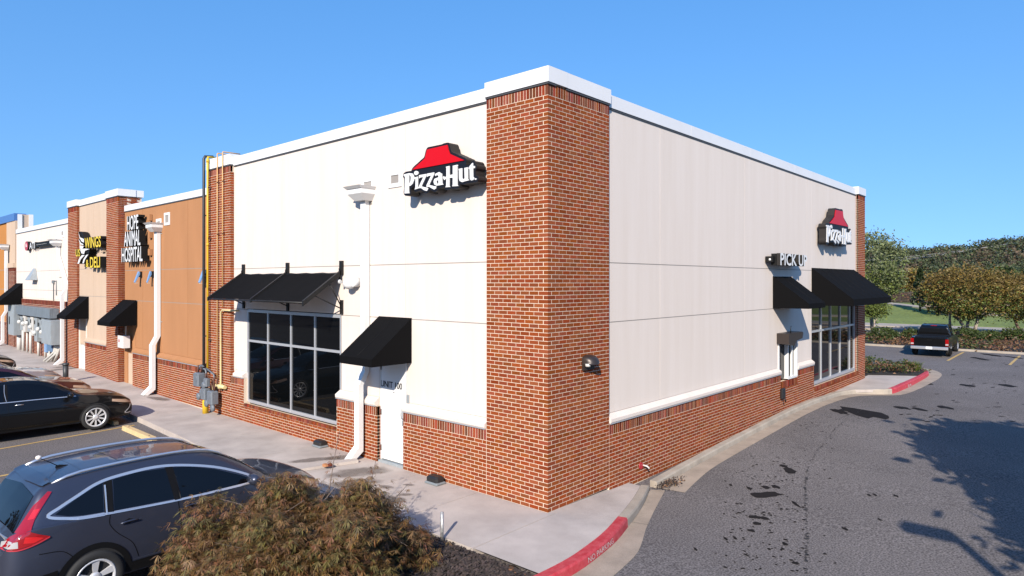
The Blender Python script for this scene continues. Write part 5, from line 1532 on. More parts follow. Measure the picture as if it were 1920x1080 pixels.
def wheel(root, x, y, r, wd, spokes, side, rimr=None):
    """tyre with rim, spokes and hub; side -1 faces -Y"""
    rimr = rimr or r * .68
    q = MB(); yo = y; yi = y - side * wd
    prof = [(rimr, yo - side * .012), (rimr + .012, yo), (r - .03, yo + side * .002), (r - .006, yo - side * .018), (r, yo - side * .05), (r, yi + side * .05), (r - .03, yi), (rimr, yi)]
    q.lathe([(a, b) for a, b in prof], (x, 0, r), 'y', 36, cap=False); w_ = part('wheel', q, M['tyre'], root, local=True)
    q = MB(); q.lathe([(rimr - .03, yo - side * .03), (rimr - .012, yo + side * .0), (rimr + .006, yo - side * .004), (rimr + .004, yo - side * .12), (rimr - .02, yo - side * .12)], (x, 0, r), 'y', 36, cap=False)
    part('rim', q, M['rim'], w_, local=True)
    q = MB(); q.lathe([(rimr - .008, yo - side * .085), (rimr - .008, yo - side * .10)], (x, 0, r), 'y', 24); part('brake_disc', q, M['trim'], w_, local=True)
    q = MB()
    for k in range(spokes):
        a = 2 * math.pi * k / spokes + .3
        for da in ((-.10, .10) if spokes <= 6 else (0,)):
            wv = .020 if spokes <= 6 else .017
            def pt(rr, t_, d_): return (x + rr * math.cos(t_) - d_ * math.sin(t_), 0, r + rr * math.sin(t_) + d_ * math.cos(t_))
            i0 = pt(.05, a + da * .3, -wv); i1 = pt(.05, a + da * .3, wv); o0 = pt(rimr - .01, a + da, -wv * 1.15); o1 = pt(rimr - .01, a + da, wv * 1.15)
            f_, b_ = yo - side * .012, yo - side * .05
            q.hexa([(i0[0], b_, i0[2]), (i1[0], b_, i1[2]), (o1[0], b_, o1[2]), (o0[0], b_, o0[2])], [(i0[0], f_ - side * .015, i0[2]), (i1[0], f_ - side * .015, i1[2]), (o1[0], f_, o1[2]), (o0[0], f_, o0[2])])
    q.lathe([(.075, yo - side * .05), (.07, yo - side * .018), (.03, yo - side * .012)], (x, 0, r), 'y', 14)
    part('spokes', q, M['rim'], w_, local=True)
    return w_

def ringpts(wS, wM, wB, wR, z0, zS, zM, zB, zR, zT):
    return [(0, z0), (wS * .9, z0), (wS, zS), (wM, (zS + zM) / 2), (wM + .004, zM), (wB, zB - .01), (wB - .03, zB + .025), (wR, zR), (wR * .72, zR + (zT - zR) * .72), (0, zT)]
def stations(tab):
    return [(t[0], ringpts(*t[1:])) for t in tab]

def side_strip(mb, lf, pts, wd, side=-1, off=.008, m=0, th=.012):
    """raised trim following the skin"""
    p = crom(pts, 6); n = len(p); o = len(mb.v)
    for i in range(n):
        a = p[max(0, i - 1)]; b = p[min(n - 1, i + 1)]; t = b - a; t /= np.linalg.norm(t); nn = np.array([-t[1], t[0]]) * wd / 2
        for sgn, of in ((-1, .001), (-1, off), (1, off), (1, .001)):
            x, z = p[i] + nn * sgn; mb.v.append((x, side * (lf.side_y(x, z) + of), z))
    for i in range(n - 1):
        for j in range(3):
            f = [o + i * 4 + j, o + (i + 1) * 4 + j, o + (i + 1) * 4 + j + 1, o + i * 4 + j + 1]; mb.f.append(f if side < 0 else f[::-1]); mb.m.append(m); mb.sm.append(False)

# ---- dark blue SUV, nose towards the building (+X)
SUVX, SUVY = -6.90, 3.20
suv = thing('parked_car', 'dark blue SUV with silver roof rails and red tail lights behind the maple', 'car', (SUVX, SUVY, lotz(-4.5, SUVY) + .015), None, R(3))
suv.scale = (.955, .955, .955)
#      x    wS   wM   wB   wR    z0   zS   zM   zB   zR   zT
T_ = [(.00, .62, .66, .62, .50, .42, .46, .62, .78, .80, .82),
      (.05, .76, .78, .74, .60, .36, .42, .64, .88, .92, .95),
      (.16, .84, .86, .82, .66, .30, .36, .68, 1.04, 1.10, 1.13),
      (.32, .87, .895, .86, .66, .27, .33, .72, 1.12, 1.34, 1.38),
      (.50, .88, .91, .875, .655, .26, .32, .74, 1.13, 1.53, 1.575),
      (.85, .88, .91, .885, .645, .25, .31, .74, 1.12, 1.585, 1.635),
      (1.5, .88, .91, .885, .64, .24, .30, .74, 1.09, 1.605, 1.665),
      (2.2, .88, .91, .88, .63, .24, .30, .74, 1.06, 1.59, 1.65),
      (2.65, .88, .91, .88, .63, .24, .30, .74, 1.04, 1.52, 1.58),
      (3.0, .88, .91, .875, .66, .24, .30, .74, 1.02, 1.37, 1.42),
      (3.3, .88, .91, .87, .72, .24, .30, .74, 1.00, 1.17, 1.21),
      (3.52, .88, .91, .865, .75, .25, .30, .73, .98, 1.035, 1.075),
      (3.9, .88, .90, .85, .70, .26, .32, .70, .93, .99, 1.03),
      (4.25, .85, .87, .80, .62, .28, .34, .66, .84, .91, .95),
      (4.44, .76, .78, .70, .52, .30, .36, .60, .74, .79, .81),
      (4.52, .62, .64, .56, .42, .34, .40, .55, .64, .66, .67)]
sv = Loft(stations(T_)); q = MB(); sv.mesh(q); part('body', q, M['suvblue'], suv, local=True)
def both(fn, mats, name, root, sides=(-1, 1)):
    for s_ in sides:
        q = MB(); fn(q, s_); part(name, q, mats, root, local=True)
def wm(p): return [(float(np.interp(x, [.4, .57, 1.42, 1.52, 2.36, 2.46, 3.3], [.42, .58, 1.13, 1.22, 1.99, 2.08, 3.28])), z) for x, z in p]
QW = [(.55, 1.245), (.66, 1.285), (.95, 1.375), (1.30, 1.465), (1.42, 1.485), (1.36, 1.145), (1.0, 1.165), (.75, 1.195)]
RW_ = [(1.52, 1.13), (1.56, 1.50), (1.9, 1.525), (2.30, 1.50), (2.36, 1.09), (1.9, 1.11)]
FWn = [(2.46, 1.08), (2.42, 1.49), (2.6, 1.45), (2.85, 1.34), (3.12, 1.17), (3.27, 1.05), (2.9, 1.06)]
for poly, nm in ((QW, 'quarter_window'), (RW_, 'rear_door_window'), (FWn, 'front_door_window')):
    both(lambda q, s_: sv.patch(q, wm(poly), s_, .005), M['carglass'], nm, suv)
both(lambda q, s_: sv.patch(q, wm([(1.37, 1.10), (1.43, 1.49), (1.55, 1.505), (1.51, 1.10)]), s_, .004), M['trim'], 'pillar_trim', suv)
both(lambda q, s_: sv.patch(q, wm([(2.36, 1.07), (2.30, 1.51), (2.42, 1.50), (2.46, 1.07)]), s_, .004), M['trim'], 'pillar_trim', suv)
both(lambda q, s_: (side_strip(q, sv, wm([(1.37, 1.12), (1.0, 1.14), (.74, 1.17), (.47, 1.24), (.64, 1.315), (.95, 1.40), (1.30, 1.49), (1.6, 1.53), (2.1, 1.545), (2.5, 1.50), (2.85, 1.37), (3.15, 1.19), (3.3, 1.06)]), .032, s_, .010),
                    side_strip(q, sv, wm([(1.37, 1.12), (1.9, 1.09), (2.5, 1.06), (3.3, 1.035)]), .024, s_, .010)), M['chrome'], 'window_trim', suv)
both(lambda q, s_: side_strip(q, sv, [(1.125, 1.11), (1.14, 1.3), (1.15, 1.46)], .018, s_, .012), M['chrome'], 'pillar_strip', suv)
# wheel arches, sills
def arch(q, cx, r0, r1, s_, lf, off, z0, a0=-.15, a1=math.pi + .15, n=22):
    o = len(q.v)
    for k in range(n + 1):
        a = a0 + (a1 - a0) * k / n
        for rr in (r0, (r0 + r1) / 2, r1):
            x, z = cx + rr * math.cos(a), z0 + rr * math.sin(a); z = max(z, .16); q.v.append((x, s_ * (lf.side_y(x, max(z, .31)) + off), z))
    for k in range(n):
        for j in range(2):
            f = [o + k * 3 + j, o + k * 3 + j + 1, o + k * 3 + j + 4, o + k * 3 + j + 3]; q.f.append(f if s_ < 0 else f[::-1]); q.m.append(0); q.sm.append(True)
WX = (.97, 3.58)
for cx in WX:
    both(lambda q, s_: arch(q, cx, .02, .385, s_, sv, .006, .34), M['dark'], 'wheel_well', suv)
    both(lambda q, s_: arch(q, cx, .375, .445, s_, sv, .012, .34), M['trim'], 'arch_trim', suv)
    for s_ in (-1, 1): wheel(suv, cx, s_ * .958, .345, .21, 5, s_, .235)
both(lambda q, s_: sv.patch(q, [(1.36, .27), (1.36, .40), (3.16, .40), (3.16, .27)], s_, .014), M['trim'], 'sill_cladding', suv)
both(lambda q, s_: side_strip(q, sv, [(1.42, .42), (2.3, .41), (3.12, .42)], .02, s_, .02), M['suvblue'], 'sill_moulding', suv)
both(lambda q, s_: sv.patch(q, [(.06, .40), (.06, .52), (.3, .56), (.56, .58), (.56, .36), (.3, .32)], s_, .008), M['trim'], 'bumper_cladding', suv)
# door cut lines and handles
for gp_ in ([(1.16, 1.10), (1.15, .98), (1.24, .84), (1.42, .66), (1.5, .45)], [(2.03, 1.07), (2.06, .7), (2.06, .44)], [(.37, .83), (.6, .80), (.72, .70)], [(3.3, 1.03), (3.22, .8), (3.12, .62)]):
    both(lambda q, s_: side_strip(q, sv, gp_, .009, s_, .0035), M['trim'], 'panel_gap', suv)
for hx in (1.38, 2.22):
    for s_ in (-1, 1):
        q = MB(); p = sv.line([(hx - .11, .955), (hx - .05, .962), (hx + .05, .962), (hx + .11, .955)], s_, .03); q.tube(p, [.008, .014, .014, .008], 8); part('door_handle', q, M['suvblue'], suv, local=True)
        q = MB(); sv.patch(q, [(hx - .09, .955), (hx, .925), (hx + .09, .955), (hx, .99)], s_, .005); part('handle_cup', q, M['trim'], suv, local=True)
# tail lights
TL = [(.03, .80), (.10, .88), (.20, 1.06), (.33, 1.28), (.47, 1.47), (.60, 1.56), (.52, 1.42), (.40, 1.22), (.30, 1.06), (.42, .94), (.55, .84), (.40, .79), (.15, .755)]
TL1 = [(.05, .86), (.05, .76), (.25, .76), (.54, .84), (.40, .94), (.30, 1.03), (.20, 1.03)]
both(lambda q, s_: sv.patch(q, [(.045, .95), (.10, 1.03), (.19, 1.12), (.29, 1.12), (.38, 1.07), (.49, 1.02), (.34, .97), (.15, .94)], s_, .014, 20, 8), M['tail'], 'tail_light', suv)
both(lambda q, s_: sv.patch(q, [(.17, 1.11), (.26, 1.24), (.37, 1.39), (.52, 1.52), (.56, 1.51), (.44, 1.36), (.35, 1.23), (.29, 1.11)], s_, .014, 16, 6), M['tail'], 'tail_light', suv)
for lc_ in ([(.22, 1.0), (.24, 1.07), (.34, 1.05), (.42, 1.02), (.32, .985)], [(.29, 1.24), (.36, 1.34), (.42, 1.35), (.35, 1.25)]):
    both(lambda q, s_: sv.patch(q, lc_, s_, .017, 8, 4), M['tail2'], 'lamp_cell', suv)
both(lambda q, s_: sv.patch(q, [(.05, .955), (.06, 1.02), (.17, 1.03), (.17, .955)], s_, .017), M['lampclear'], 'reversing_lamp', suv)
both(lambda q, s_: side_strip(q, sv, [(.05, .94), (.18, .93), (.34, .965), (.48, 1.015)], .012, s_, .02), M['signmaroon'], 'lamp_edge', suv)
q = MB(); sv.top(q, lambda f: .155, lambda f: .42 - .03 * f, lambda x: .70 - .12 * (x - .15) / .27, .012, 10, 10); part('rear_window', q, M['carglass'], suv, local=True)
q = MB(); sv.top(q, lambda f: .445 + .04 * f, lambda f: .60, lambda x: .60, .022, 6, 10); part('spoiler', q, M['suvblue'], suv, local=True)
q = MB(); q.box(.10, .16, -.62, .62, 1.015, 1.045); part('tailgate_trim', q, M['chrome'], suv, local=True)
q = MB(); q.box(-.012, .02, -.27, .27, .60, .72); part('number_plate', q, M['plate'], suv, local=True)
q = MB(); q.tube([(.07, -.12, 1.15), (.05, .25, 1.16)], .009, 6); part('rear_wiper', q, M['trim'], suv, local=True)
q = MB(); sv.top(q, lambda f: 2.66 + .03 * f, lambda f: 3.46 - .12 * f * f, lambda x: .60 + .13 * (x - 2.66) / .8, .008, 12, 10); part('windscreen', q, M['carglass'], suv, local=True)
both(lambda q, s_: sv.patch(q, [(4.16, .74), (4.02, .88), (4.2, .86), (4.42, .72), (4.36, .66)], s_, .008), M['amber'], 'headlight', suv)
for s_ in (-1, 1):
    q = MB(); pts = []
    for k in range(15):
        x = .58 + (2.92 - .58) * k / 14; r = sv.ring(x); j = 7 * sv.nt; h = .045 * min(1, 4 * min(k, 14 - k) / 6) + .012
        pts.append((x, s_ * (r[j, 1] - .045), r[j, 2] + .02 + h))
    q.tube(pts, [.012] + [.021] * 13 + [.012], 8); part('roof_rail', q, M['satin'], suv, local=True)
    q = MB(); x, y, z = 3.12, s_ * .93, 1.12
    q.lathe([(.02, -.12), (.075, -.10), (.09, 0), (.075, .09), (.02, .11)], (x, s_ * 1.0, z), 'y', 12); part('door_mirror', q, M['suvblue'], suv, local=True)
q = MB(); sv.top(q, lambda f: .98, lambda f: .99, lambda x: .56, .003, 1, 8); sv.top(q, lambda f: 1.45, lambda f: 2.25, lambda x: .52, .004, 8, 8); part('roof_glass', q, M['suvblue'], suv, local=True)
q = MB(); q.hexa([(.80, -.035, 1.60), (1.0, -.02, 1.632), (1.0, .02, 1.632), (.80, .035, 1.60)], [(.81, -.012, 1.66), (.85, -.008, 1.665), (.85, .008, 1.665), (.81, .012, 1.66)]); part('aerial_base', q, M['trim'], suv, local=True)
q = MB(); q.tube([(.83, 0, 1.655), (.74, 0, 1.72), (.62, .0, 1.80)], .006, 6); part('aerial', q, M['trim'], suv, local=True)
q = MB(); q.lathe([(.004, -.03), (.03, -.018), (.036, 0), (.03, .02), (.004, .03)], (.61, 0, 1.81), 'z', 12); part('aerial_topper', q, M['offwhite'], suv, local=True)
q = MB(); sv.top(q, lambda f: 3.54 - .10 * f * f, lambda f: 3.555 - .10 * f * f, lambda x: .74, .003, 1, 8); part('bonnet_gap', q, M['trim'], suv, local=True)

# ---- sedans parked in a row
ST = [(.00, .66, .70, .66, .56, .36, .40, .62, .84, .88, .90),
      (.10, .80, .83, .78, .64, .28, .34, .66, .93, .98, 1.01),
      (.50, .87, .90, .83, .66, .24, .30, .70, .98, 1.06, 1.09),
      (.85, .88, .915, .84, .60, .23, .28, .70, .985, 1.16, 1.20),
      (1.3, .88, .92, .845, .56, .22, .27, .70, .98, 1.325, 1.36),
      (1.8, .88, .92, .845, .55, .22, .27, .70, .97, 1.40, 1.44),
      (2.4, .88, .92, .84, .55, .22, .27, .70, .955, 1.40, 1.445),
      (2.9, .88, .92, .84, .57, .22, .27, .70, .94, 1.31, 1.35),
      (3.3, .88, .92, .835, .62, .22, .27, .69, .93, 1.13, 1.17),
      (3.62, .88, .915, .83, .70, .22, .27, .68, .915, .96, .99),
      (4.1, .87, .90, .80, .66, .23, .28, .64, .86, .90, .935),
      (4.55, .82, .85, .74, .58, .24, .30, .60, .77, .82, .85),
      (4.78, .70, .74, .62, .46, .26, .32, .54, .66, .69, .71),
      (4.88, .52, .54, .46, .34, .30, .36, .48, .56, .58, .59)]
def sedan(label, x, y, paint, rz=0., spokes=10, wheels=True, amber=True):
    t = thing('parked_car', label, 'car', (x - 4.88, y, lotz(x - 2.4, y) + .015), None, rz)
    lf = Loft(stations(ST)); q = MB(); lf.mesh(q); part('body', q, paint, t, local=True)
    both(lambda q, s_: lf.patch(q, [(.98, 1.03), (1.3, 1.22), (1.75, 1.355), (1.95, 1.375), (1.92, .995)], s_, .005), M['carglass'], 'rear_door_window', t)
    both(lambda q, s_: lf.patch(q, [(2.0, .99), (2.03, 1.375), (2.4, 1.37), (2.75, 1.30), (3.1, 1.14), (3.42, .965), (3.0, .965)], s_, .005), M['carglass'], 'front_door_window', t)
    both(lambda q, s_: side_strip(q, lf, [(.92, 1.005), (1.9, .975), (2.6, .965), (3.45, .945)], .016, s_, .009), M['chrome'], 'window_trim', t)
    both(lambda q, s_: lf.patch(q, [(1.92, .985), (1.95, 1.38), (2.03, 1.38), (2.0, .985)], s_, .007), M['trim'], 'pillar_trim', t)
    both(lambda q, s_: side_strip(q, lf, [(1.97, .99), (1.95, 1.2), (1.97, 1.385)], .010, s_, .011), M['chrome'], 'pillar_strip', t)
    for gp_ in ([(1.98, .96), (2.0, .6), (1.95, .32)], [(3.36, .93), (3.2, .6), (3.1, .32)], [(1.0, .96), (1.12, .7), (1.3, .5)]):
        both(lambda q, s_: side_strip(q, lf, gp_, .009, s_, .003), M['trim'], 'panel_gap', t)
    q = MB(); lf.top(q, lambda f: 2.72, lambda f: 3.56 - .14 * f * f, lambda x: .53 + .15 * (x - 2.72) / .85, .007, 12, 8); part('windscreen', q, M['carglass'], t, local=True)
    q = MB(); lf.top(q, lambda f: .72 + .08 * f * f, lambda f: 1.42, lambda x: .57, .007, 10, 8); part('rear_window', q, M['carglass'], t, local=True)
    q = MB(); lf.top(q, lambda f: 1.7, lambda f: 2.55, lambda x: .47, .004, 8, 8); part('sunroof', q, M['carglass'], t, local=True)
    both(lambda q, s_: lf.patch(q, [(4.28, .70), (4.30, .76), (4.66, .70), (4.80, .60), (4.6, .63)], s_, .008), M['amber'], 'headlight', t)
    both(lambda q, s_: lf.patch(q, [(.0, .72), (.02, .84), (.34, .90), (.42, .84), (.3, .74)], s_, .008), M['tail'], 'tail_light', t)
    both(lambda q, s_: side_strip(q, lf, [(4.77, .56), (4.72, .46), (4.62, .34), (4.80, .33)], .022, s_, .010), M['rim'], 'bumper_trim', t)
    both(lambda q, s_: lf.patch(q, [(4.66, .36), (4.70, .52), (4.84, .54), (4.86, .38)], s_, .005), M['trim'], 'grille', t)
    both(lambda q, s_: side_strip(q, lf, [(1.42, .33), (2.3, .32), (3.2, .34)], .03, s_, .012), paint, 'sill_moulding', t)
    for cx in (1.02, 3.88):
        both(lambda q, s_: arch(q, cx, .02, .375, s_, lf, .006, .335), M['dark'], 'wheel_well', t)
        for s_ in (-1, 1): wheel(t, cx, s_ * .955, .335, .2, spokes, s_, .245)
    for s_ in (-1, 1):
        q = MB(); q.lathe([(.02, -.10), (.06, -.08), (.075, 0), (.06, .08), (.02, .10)], (3.28, s_ * .99, 1.0), 'y', 10); part('door_mirror', q, paint, t, local=True)
        for hx in (1.30, 2.22):
            q = MB(); q.tube(lf.line([(hx - .09, .885), (hx, .89), (hx + .09, .885)], s_, .022), [.007, .012, .007], 6); part('door_handle', q, M['chrome'], t, local=True)
    return t
sedan('shiny black sedan with spoked alloy wheels nearest the empty space', -1.86, 14.15, M['carblack'], R(-.5))
sedan('dark maroon sedan just beyond the black sedan', -1.95, 17.35, M['maroon'], R(0))
sedan('silver sedan beyond the maroon sedan', -2.0, 20.35, M['silver'], R(0), 6)
sedan('black car farthest along the row, only its nose in view', -2.2, 26.0, M['carblack'], R(0), 6)

# ---- black pickup, seen from behind
TRX, TRY = 30.0, -.44
trk = thing('pickup_truck', 'black pickup truck parked with its tailgate towards the lane', 'pickup truck', (TRX, TRY, .085), None, R(2))
trk.scale = (.84, .84, .84)
PT = [(.00, .90, .93, .90, .78, .50, .54, .80, 1.08, 1.10, 1.11), (.06, .93, .96, .93, .80, .46, .50, .80, 1.10, 1.12, 1.13), (.4, .94, .97, .93, .80, .44, .48, .80, 1.11, 1.13, 1.14),
      (1.0, .94, .97, .93, .80, .44, .48, .80, 1.11, 1.13, 1.14), (1.70, .94, .97, .93, .80, .44, .48, .80, 1.11, 1.13, 1.14), (1.74, .94, .97, .93, .74, .44, .48, .80, 1.11, 1.36, 1.38),
      (1.85, .94, .97, .93, .70, .44, .48, .80, 1.12, 1.70, 1.74), (2.6, .94, .97, .93, .69, .44, .48, .80, 1.11, 1.77, 1.82), (3.3, .94, .97, .93, .70, .44, .48, .80, 1.10, 1.72, 1.77), (3.7, .94, .97, .93, .76, .44, .48, .80, 1.08, 1.42, 1.46),
      (4.05, .94, .97, .92, .80, .44, .48, .80, 1.07, 1.12, 1.16), (4.8, .92, .95, .88, .74, .44, .48, .78, 1.0, 1.05, 1.08), (5.1, .84, .88, .80, .64, .44, .50, .74, .92, .96, .98), (5.2, .74, .78, .70, .52, .46, .52, .70, .84, .86, .88)]
pf = Loft(stations(PT)); q = MB(); pf.mesh(q); part('body', q, M['carblack'], trk, local=True)
q = MB(); q.box(-.02, .0, -.80, .80, .62, 1.10); tg = part('tailgate', q, M['carblack'], trk, local=True)
q = MB(); q.box(-.035, -.02, -.12, .12, .96, 1.0); part('tailgate_handle', q, M['trim'], tg, local=True)
q = MB(); q.bbox(-.20, .02, -.95, .95, .44, .60, .02); part('rear_bumper', q, M['chrome'], trk, local=True)
q = MB(); q.box(-.215, -.20, -.16, .16, .45, .60); part('number_plate', q, M['plate'], trk, local=True)
for s_ in (-1, 1):
    q = MB(); q.box(-.03, .10, s_ * .80, s_ * .965, .66, 1.05); tl = part('tail_light', q, M['tail'], trk, local=True)
    q = MB(); q.box(-.034, -.031, s_ * .81, s_ * .955, .70, .78); part('reversing_lamp', q, M['lampclear'], tl, local=True)
q = MB(); q.box(.10, 1.70, -.76, .76, 1.135, 1.165); part('bed_cover', q, M['trim'], trk, local=True)
q = MB(); pf.top(q, lambda f: 1.755, lambda f: 1.835, lambda x: .62, .02, 6, 8); part('rear_window', q, M['carglass'], trk, local=True)
q = MB(); q.box(1.80, 1.86, -.16, .16, 1.735, 1.77); part('brake_light', q, M['tail'], trk, local=True)
both(lambda q, s_: pf.patch(q, [(1.98, 1.16), (2.0, 1.66), (2.5, 1.70), (2.55, 1.15)], s_, .006), M['carglass'], 'rear_side_window', trk)
both(lambda q, s_: pf.patch(q, [(2.65, 1.15), (2.62, 1.70), (3.25, 1.66), (3.7, 1.35), (3.9, 1.14)], s_, .006), M['carglass'], 'front_door_window', trk)
q = MB(); pf.top(q, lambda f: 3.34, lambda f: 4.0 - .1 * f * f, lambda x: .66 + .08 * (x - 3.3), .007, 8, 8); part('windscreen', q, M['carglass'], trk, local=True)
for cx in (.95, 4.35):
    both(lambda q, s_: arch(q, cx, .02, .44, s_, pf, .006, .38), M['dark'], 'wheel_well', trk)
    for s_ in (-1, 1): wheel(trk, cx, s_ * .985, .38, .25, 6, s_, .22)
for s_ in (-1, 1):
    q = MB(); q.bbox(3.45, 3.60, s_ * 1.06 - .09, s_ * 1.06 + .09, 1.12, 1.36, .03); part('door_mirror', q, M['trim'], trk, local=True)
    q = MB(); q.box(.52, .55, s_ * .96 - .12, s_ * .96 + .02, .14, .50); part('mud_flap', q, M['trim'], trk, local=True)
both(lambda q, s_: pf.patch(q, [(1.5, .47), (1.5, .52), (3.8, .52), (3.8, .47)], s_, .04), M['trim'], 'side_step', trk)

# ------------------------------------------------------------------ plants
def leaf_quads(mb, pts, size, aspect=.55, up=.3, m=0, r=rng):
    for p in pts:
        s = size * r.uniform(.6, 1.3)
        a = Vector((r.gauss(0, 1), r.gauss(0, 1), r.gauss(0, .6))); a.normalize()
        b = Vector((r.gauss(0, 1), r.gauss(0, 1), r.gauss(0, 1) + up)); b = (b - a * b.dot(a)).normalized()
        a = a * s; b = b * s * aspect; p = Vector(p)
        mb.v += [tuple(p - a), tuple(p + b), tuple(p + a), tuple(p - b)]
        k = len(mb.v) - 4; mb.f.append([k, k + 1, k + 2, k + 3]); mb.m.append(m if isinstance(m, int) else m(p)); mb.sm.append(False)
def clumps(c, rx, ry, rz_, n, per, cr, r=rng, shell=.55):
    """leaf positions in clumps spread through an ellipsoid's outer volume"""
    out = []
    for _ in range(n):
        d_ = Vector((r.gauss(0, 1), r.gauss(0, 1), r.gauss(0, 1))).normalized(); f = shell + (1 - shell) * r.random() ** .6
        q = Vector((c[0] + d_.x * rx * f, c[1] + d_.y * ry * f, c[2] + d_.z * rz_ * f)); k = cr * r.uniform(.6, 1.3)
        for _ in range(int(per * r.uniform(.6, 1.4))): out.append((q.x + r.gauss(0, k), q.y + r.gauss(0, k), q.z + r.gauss(0, k * .7)))
    return out
def branchy(mb, base, top, r0, limbs, spread, r=rng, lift=.5, n=7):
    base = Vector(base); top = Vector(top); mid = base.lerp(top, .5) + Vector((r.gauss(0, .08), r.gauss(0, .08), 0))
    mb.tube([base, mid, top], [r0, r0 * .75, r0 * .55], n)
    for k in range(limbs):
        a = 2 * math.pi * (k + r.random() * .7) / limbs; l = spread * r.uniform(.7, 1.15)
        s = base.lerp(top, r.uniform(.65, 1.0)); e_ = s + Vector((math.cos(a) * l, math.sin(a) * l, l * lift * r.uniform(.7, 1.6))); m_ = s.lerp(e_, .5) + Vector((0, 0, l * .18))
        mb.tube([s, m_, e_], [r0 * .5, r0 * .33, r0 * .12], 6)
        for _ in range(3):
            e2 = m_.lerp(e_, r.random()); q = e2 + Vector((r.gauss(0, .4), r.gauss(0, .4), r.uniform(.1, .6))) * l * .45; mb.tube([e2, q], [r0 * .18, r0 * .06], 5, cap=False)
M['lf_crape'] = leafmat('olive_orange_leaves', (.17, .115, .018), .55, .3)
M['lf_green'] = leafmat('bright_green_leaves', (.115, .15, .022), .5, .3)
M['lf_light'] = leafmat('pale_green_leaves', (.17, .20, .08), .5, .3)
M['lf_dark'] = leafmat('dark_green_leaves', (.022, .038, .010), .5, .2)
M['lf_shrub'] = leafmat('shrub_green_leaves', (.05, .075, .014), .55, .25)
M['lf_brown'] = leafmat('red_brown_groundcover_leaves', (.15, .075, .032), .55, .25)
M['lf_maple'] = leafmat('bronze_maple_leaves', (.165, .088, .022), .6, .22)
M['lf_maple2'] = leafmat('rust_maple_leaves', (.175, .074, .024), .6, .22)
M['lf_maple3'] = leafmat('green_maple_leaves', (.13, .105, .025), .55, .22)
M['lf_yellow'] = leafmat('yellow_leaves', (.28, .22, .04), .4, .3)

def tree(name, label, base, h, cz, rx, ry, rz_, leaf, size, n, per, trunk, r0, limbs=6, group=None, leaf2=None, stems=1, trunk_h=None, seed=1, cr=.3, cat='tree'):
    r = random.Random(seed); t = thing(name, label, cat, base, group)
    q = MB(); th_ = trunk_h or (cz - rz_ * .5)
    for k in range(stems):
        o = Vector((0, 0, 0)) if stems == 1 else Vector((.16 * math.cos(2.1 * k), .16 * math.sin(2.1 * k), 0))
        lean = Vector((0, 0, 0)) if stems == 1 else Vector((math.cos(2.1 * k), math.sin(2.1 * k), 0)) * th_ * .35
        branchy(q, Vector(base) + o - Vector((0, 0, .1)), Vector(base) + o + lean + Vector((0, 0, th_)), r0, max(2, limbs // stems), rx * .75, r)
    part('trunk', q, trunk, t)
    q = MB(); c = (base[0], base[1], base[2] + cz)
    p = clumps(c, rx, ry, rz_, n, per, cr, r)
    if leaf2 is not None:
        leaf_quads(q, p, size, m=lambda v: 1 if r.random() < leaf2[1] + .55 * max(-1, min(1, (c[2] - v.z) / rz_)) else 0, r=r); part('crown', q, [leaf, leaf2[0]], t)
    else:
        leaf_quads(q, p, size, r=r); part('crown', q, leaf, t)
    return t
def bgpt(u, v, z):
    x, y = rpt(u, v, z); return x, y
def at(u, dist, z):                # a spot at the given depth along the view axis
    a = (u - 960) / 1230.8; return CAMP[0] + dist * (FX + RX_ * a), CAMP[1] + dist * (FY + RY_ * a), z
# planting strip along the far kerb
mb = MB(); mb.box(34.3, 44.5, -60, 12, -.2, .13); structure('planting_strip', mb, M['mulch'])
mb = MB(); mb.box(34.14, 34.30, -60, 12, -.2, .19); structure('strip_kerb', mb, M['kerb'])
tree('crape_myrtle', 'wide olive and orange tree with a pale forked trunk behind the pickup', at(1815, 43.5, .13), 5, 2.95, 2.75, 2.75, 1.75, M['lf_crape'], .075, 420, 44, M['palebark'], .14, 9, leaf2=(M['lf_green'], .25), stems=3, trunk_h=1.5, seed=3, cr=.26)
tree('crape_myrtle', 'olive and orange tree at the right edge of the view', at(1921, 43.5, .13), 5, 2.75, 2.3, 2.3, 1.55, M['lf_crape'], .075, 360, 40, M['bark'], .13, 8, leaf2=(M['lf_green'], .2), stems=3, trunk_h=1.4, seed=5, cr=.26)
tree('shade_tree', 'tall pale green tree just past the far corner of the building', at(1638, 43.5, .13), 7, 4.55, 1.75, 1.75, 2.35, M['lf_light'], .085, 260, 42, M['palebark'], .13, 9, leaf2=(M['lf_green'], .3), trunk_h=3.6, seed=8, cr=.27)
tree('shade_tree', 'small green sapling crown low beside the tall pale green tree', at(1640, 42.6, .13), 3, 1.9, .75, .75, .55, M['lf_green'], .075, 60, 34, M['palebark'], .05, 5, trunk_h=1.5, seed=9, cr=.2)
tree('crape_myrtle', 'slim tree with a peeling orange trunk beyond the pickup', at(1782, 47.5, .13), 4, 2.6, 1.3, 1.3, 1.1, M['lf_crape'], .075, 110, 36, M['palebark'], .11, 6, trunk_h=2.0, seed=12, cr=.25)
def bush(name, label, base, rx, ry, rz_, leaf, size, n, per, cr, seed, cat='shrub', group=None, stems=True, shell=.75):
    r = random.Random(seed); t = thing(name, label, cat, base, group)
    q = MB()
    for k in range(6):
        a = k * 1.05; q.tube([(base[0], base[1], base[2] - .05), (base[0] + rx * .5 * math.cos(a), base[1] + ry * .5 * math.sin(a), base[2] + rz_ * 1.1)], [.03, .012], 5)
    part('stem', q, M['bark'], t)
    q = MB(); p = [v for v in clumps((base[0], base[1], base[2] + rz_ * .95), rx, ry, rz_, n, per, cr, r, shell) if v[2] > base[2] + .02]
    leaf_quads(q, p, size, r=r); part('foliage', q, leaf, t); return t
